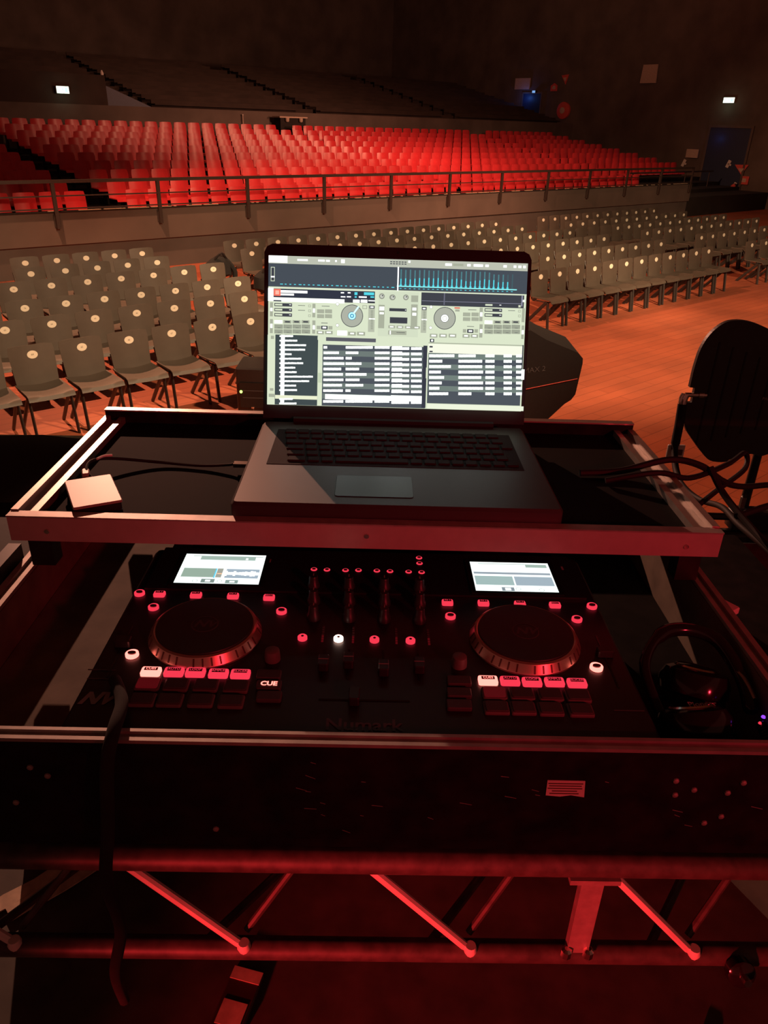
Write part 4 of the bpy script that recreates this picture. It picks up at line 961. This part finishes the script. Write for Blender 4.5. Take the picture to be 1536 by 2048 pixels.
def ring_button(x, y, r0, r1, m, name='round_button'):
    o = MB().lathe([(r1, 0.0), (r1, 0.003), (r0, 0.004), (r0*0.98, 0.003)], 20, Matrix.Translation(cp(x, y, PT+0.0002))).build(name, m, ct, True)
    g = MB().lathe([(r0*0.80, 0.0025), (r0*0.80, 0.0044)], 16, Matrix.Translation(cp(x, y, PT+0.0002)) @ Matrix.Scale(0.62, 4, (0, 1, 0)))
    g.build('legend', M['cap_dark'], o); return o
def rect_button(x, y, w, h, m, word=None, name='function_button', skew=0.0, inner=None):
    sk = Matrix.Identity(4); sk[0][1] = skew
    xf = Matrix.Translation(cp(x, y, PT+0.0002)) @ sk
    o = MB().bevbox(-w/2, w/2, -h/2, h/2, 0.0, 0.004, 0.002, xf).build(name, m, ct)
    lg = MB().box(-w*0.34, w*0.34, -h*0.05, h*0.30, 0.0041, 0.0045, xf).build('legend', inner or M['cap_dark'], o)
    if word:
        t = inst(text_mesh(word, h*0.36, m, bold=0.0), 'lettering', o); t.matrix_local = xf @ Matrix.Translation((0, h*0.12, 0.0047))
    return o
for x, y in ROUND_BUTTONS: ring_button(x, y, 0.0048, 0.0062, M['led_red'])
for x, y in BIG_ROUND:
    o = ring_button(x, y, 0.0055, 0.0070, M['led_hot']); o['label'] = 'brightly lit round button'
for (x, y), wd in zip(RECT_BUTTONS, ('FX 1', 'FX 2', 'FX 3', 'BEATS', 'FX 1', 'FX 2', 'FX 3', 'BEATS')): rect_button(x, y, 0.0135, 0.0100, M['led_red'], wd, 'effect_button')
for n_, ((x, y), wd) in enumerate(zip(PAD_MODES, ('CUES', 'AUTO', 'LOOP', 'SAMPLER', 'SLICER')*2)):
    hot = n_ in (0, 5)
    o = rect_button(x, y, 0.0200, 0.0125, M['led_hot'] if hot else M['led_red'], wd, 'pad_mode_button', inner=None)
    if hot: o['label'] = 'pad mode button lit almost white'
for n_, (x, y) in enumerate(PADS):
    o = MB().bevbox(-0.0125, 0.0125, -0.0092, 0.0092, 0, 0.003, 0.002, Matrix.Translation(cp(x, y-0.002, PT+0.0002))).build('pad_rim', M['pad_frame'], ct)
    MB().bevbox(-0.0108, 0.0108, -0.0076, 0.0076, 0.0031, 0.0044, 0.002, Matrix.Translation(cp(x, y-0.002, PT+0.0002))).build('pad', M['led_red_dim'] if n_ in (0, 8) else M['pad'], o)
for n_, (x, y) in enumerate(CUES):
    o = MB().bevbox(-0.0125, 0.0125, -0.0070, 0.0070, 0, 0.004, 0.002, Matrix.Translation(cp(x, y, PT+0.0002))).build('transport_button', M['pad'], ct)
    if n_ == 1:
        t = inst(text_mesh('CUE', 0.0088, M['led_hot'], bold=0.0003), 'lettering', o); t.location = cp(x, y, PT+0.0046); o['label'] = 'button with glowing red CUE lettering'
for x, y in SMALL_ROUND: ring_button(x, y, 0.0030, 0.0042, M['led_red'], 'mini_button')
for n_, (x, y) in enumerate(CHANNEL_ROUND):
    o = MB().lathe([(0.0054, 0.0), (0.0054, 0.003), (0.0045, 0.004)], 18, Matrix.Translation(cp(x, y, PT+0.0002))).build('cue_channel_button', M['led_white'] if n_ == 1 else M['led_red'], ct, True)
    MB().lathe([(0.0016, 0.0041), (0.0016, 0.0044)], 8, Matrix.Translation(cp(x, y, PT+0.0002))).build('legend', M['cap_dark'], o)
    if n_ == 1: o['label'] = 'headphone cue button lit white'
kn = MB().lathe([(0.0080, 0.0), (0.0078, 0.006), (0.0062, 0.008), (0.0055, 0.016), (0.0048, 0.0175)], 16).mesh('knob', M['black'], True)
kl = MB().box(-0.0006, 0.0006, 0.0005, 0.0052, 0.0176, 0.0181).mesh('pointer', M['print'])
for x, y in KNOBS:
    o = inst(kn, 'knob', ct, cp(x, y-0.006, PT+0.0002)); inst(kl, 'pointer', o)
for x, y in FADERS:
    MB().box(x-0.001, x+0.001, 0.605-CY0, 0.655-CY0, PT+0.0002, PT+0.0006).build('fader_slot', M['gloss'], ct)
    o = MB().bevbox(-0.0055, 0.0055, -0.009, 0.009, 0.0008, 0.010, 0.002, Matrix.Translation(cp(x, y, PT))).build('fader_cap', M['black'], ct)
    MB().box(-0.0054, 0.0054, -0.0005, 0.0005, 0.0101, 0.0104, Matrix.Translation(cp(x, y, PT))).build('pointer', M['print'], o)
x, y = CROSS[0]
MB().box(-0.045, 0.045, y-0.001-CY0, y+0.001-CY0, PT+0.0002, PT+0.0006).build('fader_slot', M['gloss'], ct)
MB().bevbox(-0.0055, 0.0055, -0.009, 0.009, 0.0008, 0.010, 0.002, Matrix.Translation(cp(-0.01, y, PT))).build('fader_cap', M['black'], ct)
for x, y in METERS:
    for k in range(7): MB().box(x-0.0012, x+0.0012, y-0.006+0.0045*k-CY0, y-0.0032+0.0045*k-CY0, PT+0.0002, PT+0.001).build('meter_segment', M['print_dim'] if k > 2 else M['led_red_dim'], ct)
for x, y in ENCODERS:
    MB().lathe([(0.0085, 0.0), (0.0085, 0.004), (0.0075, 0.012), (0.006, 0.013)], 18, Matrix.Translation(cp(x, y, PT+0.0002))).build('encoder', M['pad_frame'], ct, True)
for sx in (-0.1775, 0.1775):
    y = 0.6765
    pl = MB().lathe([(0.0615, 0.0), (0.0615, 0.002), (0.0565, 0.0115), (0.0545, 0.0130), (0.0530, 0.0125)], 72, Matrix.Translation(cp(sx, y, PT+0.0004))).build('jog_wheel', M['ring'], ct, True, 20)
    MB().lathe([(0.0528, 0.0128), (0.0523, 0.0140), (0.002, 0.0140)], 64, Matrix.Translation(cp(sx, y, PT+0.0004))).build('platter_disc', M['platter'], pl, True, 20)
    g = MB()
    for k in range(40):
        if k % 5 == 4: continue
        a = 2*math.pi*k/40; ca, sa = math.cos(a), math.sin(a); vs = []
        for zz, rr in ((0.0030, 0.0610), (0.0105, 0.0571)):
            for rad, tt in ((rr-0.001, -0.0009), (rr+0.0004, -0.0009), (rr+0.0004, 0.0009), (rr-0.001, 0.0009)):
                vs.append((sx + rad*ca - tt*sa, y - CY0 + rad*sa + tt*ca, PT+0.0004+zz))
        g.add(vs, [(0, 1, 2, 3), (7, 6, 5, 4), (0, 4, 5, 1), (1, 5, 6, 2), (2, 6, 7, 3), (3, 7, 4, 0)])
    g.build('grip_notches', M['ring_notch'], pl)
    MB().lathe([(0.0150, 0.0141), (0.0135, 0.0143)], 30, Matrix.Translation(cp(sx, y, PT+0.0004)), cap=False).build('centre_ring', M['print_dim'], pl)
    t = inst(text_mesh('NV', 0.017, M['print_dim'], bold=0.0006, shear=0.3), 'lettering', pl); t.location = cp(sx, y, PT+0.0146)
t = inst(text_mesh('NV', 0.023, M['print'], bold=0.0012, shear=0.35), 'badge', ct); t.location = cp(-0.2615, 0.568, PT+0.0006)
t = inst(text_mesh('II', 0.010, M['print_dim']), 'badge', ct); t.location = cp(-0.2435, 0.578, PT+0.0006)
t = inst(text_mesh('Numark', 0.022, M['print_dim'], bold=0.0004), 'maker_name', ct); t.location = cp(0.0, 0.538, PT+0.0006)
for x, y in GLYPH: MB().box(x-0.0012, x+0.0014, y-0.004-CY0, y+0.004-CY0, PT+0.0032, PT+0.0034).build('printed_mark', M['print'], ct)
g = MB()
for x, y, w in ((-0.271, 0.612, 0.028), (-0.270, 0.598, 0.022), (0.262, 0.566, 0.03)): g.box(x-w/2, x+w/2, y-0.0008-CY0, y+0.0008-CY0, PT+0.0003, PT+0.0005)
g.build('printed_lines', M['print_dim'], ct)
for s_ in (-1, 1):
    MB().box(s_*0.262-0.001, s_*0.262+0.001, 0.60-CY0, 0.69-CY0, PT+0.0002, PT+0.0006).build('pitch_slot', M['gloss'], ct)
    MB().bevbox(-0.009, 0.009, -0.0055, 0.0055, 0.0008, 0.009, 0.002, Matrix.Translation(cp(s_*0.262, 0.655, PT))).build('pitch_cap', M['black'], ct)

# ================================================================ things on the shelf
sz = -0.418
hd = root('external_drive', 'flat silver external drive on the left of the shelf', 'hard drive', desk(-0.349, 0.851, sz+0.0004) @ Matrix.Rotation(R(27), 4, 'Z'))
MB().bevbox(-0.028, 0.028, -0.043, 0.043, 0.0, 0.0028, 0.003).build('under_tray', M['black'], hd)
MB().bevbox(-0.0275, 0.0275, -0.0425, 0.0425, 0.0029, 0.0125, 0.003).build('shell', M['black'], hd, True)
MB().bevbox(-0.029, 0.029, -0.044, 0.044, 0.0126, 0.0155, 0.003).build('top_plate', M['silver_box'], hd, True, 30)
us = root('usb_cable', 'thin black cable from the silver drive to the laptop with a metal plug', 'cable', desk(-0.30, 0.93, sz))
def sp(pts): return [(x+0.30, y-0.93, z-sz) for x, y, z in pts]
MB().tube(sp([(-0.366, 0.897, -0.407), (-0.379, 0.915, -0.402), (-0.380, 0.940, -0.400), (-0.360, 0.962, -0.405), (-0.30, 0.972, -0.413), (-0.24, 0.966, -0.414), (-0.20, 0.962, -0.410), (-0.190, 0.960, -0.407)]), 0.0022, 8, smooth=8).build('jacket', M['cable'], us, True)
MB().bevbox(-0.010, 0.010, -0.005, 0.005, -0.002, 0.008, 0.003, Matrix.Translation((-0.378+0.30, 0.908-0.93, 0.009)) @ Matrix.Rotation(R(110), 4, 'Z')).build('plug_hood', M['silver_box'], us, True)
MB().box(-0.191+0.30, -0.172+0.30, 0.955-0.93, 0.966-0.93, 0.007, 0.0125).build('metal_plug', M['chrome'], us)
MB().tube(sp([(-0.372, 0.938, -0.396), (-0.367, 0.950, -0.3965), (-0.358, 0.957, -0.398)]), 0.0018, 6, smooth=4).build('twist_tie', M['white'], us, True)
wr = root('mouse_receiver', 'small dark gadget with a white light on the right of the shelf', 'gadget', desk(0.2205, 0.838, sz))
MB().bevbox(-0.016, 0.016, -0.022, 0.022, 0.0, 0.012, 0.006).build('body', M['black'], wr, True)
MB().box(-0.0085, 0.0085, 0.008, 0.018, 0.0121, 0.0126).build('pink_label', mat('dusty_pink_label', (0.30, 0.10, 0.09), 0.7), wr)
MB().lathe([(0.0052, 0.0121), (0.0045, 0.0135)], 14, Matrix.Translation((0, -0.010, 0)) @ Matrix.Scale(0.75, 4, (0, 1, 0))).build('status_light', M['led_soft'], wr)
d = bpy.data.lights.new('receiver_light', 'POINT'); d.energy = 0.004; d.color = (0.9, 0.9, 1); d.shadow_soft_size = 0.004
l = bpy.data.objects.new('receiver_light', d); COL.objects.link(l); l.matrix_world = desk(0.2205, 0.822, -0.398)

# headphones in the right gap of the case
hpz = -0.573
hp = root('headphones', 'glossy black headphones lying in the gap right of the controller', 'headphones', desk(0.362, 0.615, hpz))
for (x, y, rz, rx, lab) in ((-0.022, -0.030, 10, -38, 'near'), (0.004, 0.035, -20, -28, 'far')):
    xf = Matrix.Translation((x, y, 0.050)) @ Matrix.Rotation(R(rz), 4, 'Z') @ Matrix.Rotation(R(rx), 4, 'X')
    e = MB().lathe([(0.030, -0.018), (0.037, -0.012), (0.038, 0.002), (0.033, 0.012), (0.020, 0.016), (0.004, 0.017)], 28, xf).build('ear_cup', M['gloss'], hp, True)
    MB().lathe([(0.024, -0.019), (0.034, -0.026), (0.036, -0.020), (0.034, -0.014)], 24, xf).build('ear_pad', M['cloth'], e, True)
    MB().lathe([(0.024, 0.0150), (0.022, 0.0168), (0.020, 0.0162)], 28, xf, cap=False).build('trim_ring', M['chrome'], e, True)
MB().tube([(-0.050, -0.02, 0.045), (-0.058, 0.03, 0.075), (-0.020, 0.075, 0.088), (0.030, 0.070, 0.085), (0.045, 0.02, 0.070), (0.042, -0.02, 0.055)], [0.006, 0.008, 0.008, 0.006], 10, smooth=8).build('headband', M['gloss'], hp, True)
t = inst(text_mesh('Pioneer', 0.0095, M['print'], bold=0.0002), 'lettering', hp)
t.matrix_local = Matrix.Translation((-0.018, -0.030, 0.073)) @ Matrix.Rotation(R(4), 4, 'Z') @ Matrix.Rotation(R(2), 4, 'X')
MB().tube([(0.038, 0.035, 0.075), (0.043, 0.01, 0.074), (0.046, -0.012, 0.066)], 0.0022, 6, smooth=5).build('hinge_arm', M['chrome'], hp, True)
cc = MB(); pts = []
for k in range(150):
    t = k/149; a = k*0.75
    base_ = Vector((0.046-0.010*t*t*2.2, -0.035-0.060*t, 0.052-0.012*t))
    pts.append(base_ + Vector((0.0045*math.cos(a), 0, 0.0045*math.sin(a))))
cc.tube(pts, 0.0013, 6).build('coiled_cord', M['gloss'], hp, True)
MB().lathe([(0.0022, 0), (0.0018, 0.0016)], 10, Matrix.Translation((0.0475, -0.032, 0.059))).build('purple_light', M['led_purple'], hp)
MB().lathe([(0.0018, 0), (0.0012, 0.0016)], 10, Matrix.Translation((0.0405, -0.040, 0.058))).build('red_light', M['led_red'], hp)

# hanging cable at the left front
hc = root('hanging_cable', 'thick dark cable hanging over the case front on the left', 'cable', desk(-0.22, 0.49, -0.47))
MB().tube([(-0.03, 0.10, -0.018), (-0.01, 0.06, -0.012), (-0.004, 0.018, -0.009), (-0.006, -0.002, -0.03), (-0.012, -0.010, -0.10), (-0.022, -0.012, -0.17), (-0.018, -0.010, -0.24), (-0.035, -0.005, -0.32), (-0.05, 0.03, -0.43)], 0.0062, 10, smooth=8).build('jacket', M['cloth'], hc, True)

# ================================================================ antenna, stand and cables at the right (desk frame)
AY = 1.75
an = root('paddle_antenna', 'large black paddle antenna on a stand at the right edge', 'antenna', desk(0.95, AY, -0.70))
pts = [(0.848,-0.3430),(0.822,-0.350),(0.798,-0.372),(0.783,-0.402),(0.776,-0.440),(0.774,-0.507),(0.787,-0.508),(0.787,-0.545),(0.775,-0.546),(0.774,-0.580),(0.786,-0.612),(0.806,-0.637),(0.842,-0.676),(0.868,-0.697),(0.905,-0.700),(0.922,-0.690),(0.967,-0.676),(1.00,-0.68),(1.06,-0.645),(1.13,-0.585),(1.175,-0.545),(1.18,-0.50),(1.14,-0.462),(1.05,-0.415),(0.97,-0.378),(0.915,-0.355),(0.880,-0.345)]
poly = []
for i in range(len(pts)):
    if 5 <= i <= 8: poly.append((pts[i][0]-0.95, pts[i][1]+0.70)); continue
    p0, p1, p2, p3 = (Vector(pts[(i+d) % len(pts)]) for d in (-1, 0, 1, 2))
    for k in range(4):
        t_ = k/4 if i != 4 else k/8
        q = 0.5*((2*p1)+(p2-p0)*t_+(2*p0-5*p1+4*p2-p3)*t_*t_+(-p0+3*p1-3*p2+p3)*t_**3); poly.append((q.x-0.95, q.y+0.70))
MB().prism(poly, -0.006, 0.006, 'y').build('paddle', mat('soft_black_composite', (0.03, 0.026, 0.025), 0.5), an)
g = MB()
for k in range(9):
    x = -0.13+0.035*k; h_ = 0.13-0.011*k
    g.box(x, x+0.004, -0.0072, -0.0062, 0.175-h_, 0.175+h_)
g.build('ridges', M['black_metal'], an)
MB().box(0.015, 0.075, -0.0085, -0.0065, 0.225, 0.262).build('olive_label', mat('dull_olive_label', (0.075, 0.07, 0.035), 0.6), an)
t = inst(text_mesh('PA803 DR', 0.0105, M['print'], bold=0.0002, align='LEFT'), 'lettering', an); t.matrix_local = Matrix.Translation((0.008, -0.0075, 0.170)) @ Matrix.Rotation(R(90), 4, 'X')
MB().tube([(-0.182, -0.002, 0.173), (-0.130, -0.004, 0.174)], 0.0055, 10).tube([(-0.150, -0.004, 0.174), (-0.138, -0.004, 0.174)], 0.0078, 10).build('connector', M['chrome'], an, True)
ac = root('antenna_cable', 'black coaxial cable hanging from the antenna with a white tag', 'cable', desk(0.77, AY, -0.53))
def app(pts): return [(x-0.77, y-AY, z+0.53) for x, y, z in pts]
MB().tube([(0.0, 0, 0.003), (-0.004, -0.002, -0.006), (-0.004, -0.003, -0.02)], 0.0105, 10).build('elbow', M['chrome'], ac, True)
MB().tube(app([(0.766, 1.747, -0.550), (0.766, 1.74, -0.60), (0.760, 1.72, -0.66), (0.750, 1.66, -0.695), (0.740, 1.58, -0.700), (0.745, 1.50, -0.695), (0.735, 1.38, -0.655), (0.725, 1.28, -0.645), (0.735, 1.18, -0.645), (0.75, 1.05, -0.655)]), [0.011, 0.008, 0.0065, 0.0065, 0.0065, 0.0065], 10, smooth=8).build('jacket', M['cable'], ac, True)
MB().bevbox(-0.022, 0.022, -0.012, -0.004, -0.018, 0.018, 0.003, Matrix.Translation((-0.002, -0.01, -0.140))).build('white_tag', M['white'], ac)
MB().box(-0.004, 0.016, -0.0135, -0.0125, -0.008, 0.007, Matrix.Translation((-0.002, -0.01, -0.140))).build('dark_print', M['ink'], ac)
st = root('microphone_stand', 'black stand with clamp holding the paddle antenna', 'stand', desk(1.0, AY+0.02, -1.497))
MB().tube([(-0.005, 0.0, 0.04), (0.0, 0.0, 0.62), (0.0, 0, 0.88)], [0.013, 0.013, 0.010, 0.010], 10).build('pole', M['black_metal'], st, True)
MB().lathe([(0.15, 0.043), (0.15, 0.058), (0.03, 0.073), (0.02, 0.095)], 24).build('base_plate', M['black_metal'], st, True)
MB().bevbox(-0.045, 0.060, -0.05, 0.0, 0.615, 0.665, 0.01).build('clamp', M['black_metal'], st, True)
MB().tube([(-0.02, -0.025, 0.67), (-0.02, -0.025, 0.70)], 0.008, 8).tube([(0.05, -0.03, 0.665), (0.07, -0.035, 0.70)], 0.006, 6).build('wing_screw', M['chrome'], st, True)
MB().bevbox(-0.035, 0.045, -0.06, 0.0, 0.46, 0.60, 0.01).build('lower_clamp', M['gloss'], st, True)
MB().lathe([(0.03, -0.02), (0.035, 0), (0.03, 0.02)], 12, Matrix.Translation((0.045, -0.03, 0.49)) @ Matrix.Rotation(R(90), 4, 'X')).build('grip_knob', M['black_metal'], st, True)
for x in (-0.012, 0.028): MB().lathe([(0.006, 0), (0.005, 0.004)], 8, Matrix.Translation((x, -0.0605, 0.54)) @ Matrix.Rotation(R(90), 4, 'X')).build('bolt', M['chrome'], st, True)
MB().tube([(-0.14, -0.04, 0.587), (0.55, -0.02, 0.592)], 0.024, 12).build('cross_bar', M['black_metal'], st, True)
MB().tube([(-0.13, -0.03, 0.645), (0.55, -0.03, 0.635)], 0.010, 8).build('thin_bar', M['black_metal'], st, True)
# loops of cable at the right of the shelf
lc = root('loose_cables', 'tangle of black cables looping off the right end of the shelf', 'cables', desk(0.5, 1.1, -0.42))
def lpp(pts): return [(x-0.5, y-1.1, z+0.42) for x, y, z in pts]
CAB = [
 [(0.30, 0.97, -0.412), (0.36, 0.975, -0.409), (0.43, 0.985, -0.394), (0.485, 1.00, -0.408), (0.54, 1.03, -0.445), (0.60, 1.08, -0.475), (0.70, 1.15, -0.50), (0.85, 1.2, -0.52)],
 [(0.33, 0.945, -0.412), (0.40, 0.945, -0.398), (0.46, 0.97, -0.415), (0.55, 1.05, -0.425), (0.60, 1.10, -0.425), (0.59, 1.07, -0.440), (0.53, 1.02, -0.455), (0.48, 0.98, -0.47)],
 [(0.50, 1.0, -0.41), (0.515, 0.97, -0.44), (0.53, 0.90, -0.46), (0.54, 0.82, -0.47), (0.555, 0.76, -0.50), (0.58, 0.72, -0.56), (0.61, 0.69, -0.605), (0.65, 0.67, -0.6165)],
 [(0.52, 0.93, -0.455), (0.60, 0.98, -0.458), (0.70, 1.02, -0.462), (0.85, 1.05, -0.47)]]
for p, r_ in zip(CAB, (0.0050, 0.0042, 0.0050, 0.0048)): MB().tube(lpp(p), r_, 8, smooth=8).build('cable', M['cable'], lc, True)
pk = root('red_strap_end', 'short reddish strap end beside the right corner post of the case', 'strap', desk(0.462, 0.80, -0.52))
MB().bevbox(-0.008, 0.008, -0.018, 0.028, -0.004, 0.004, 0.003, Matrix.Rotation(R(35), 4, 'Z')).build('webbing', M['label'], pk)
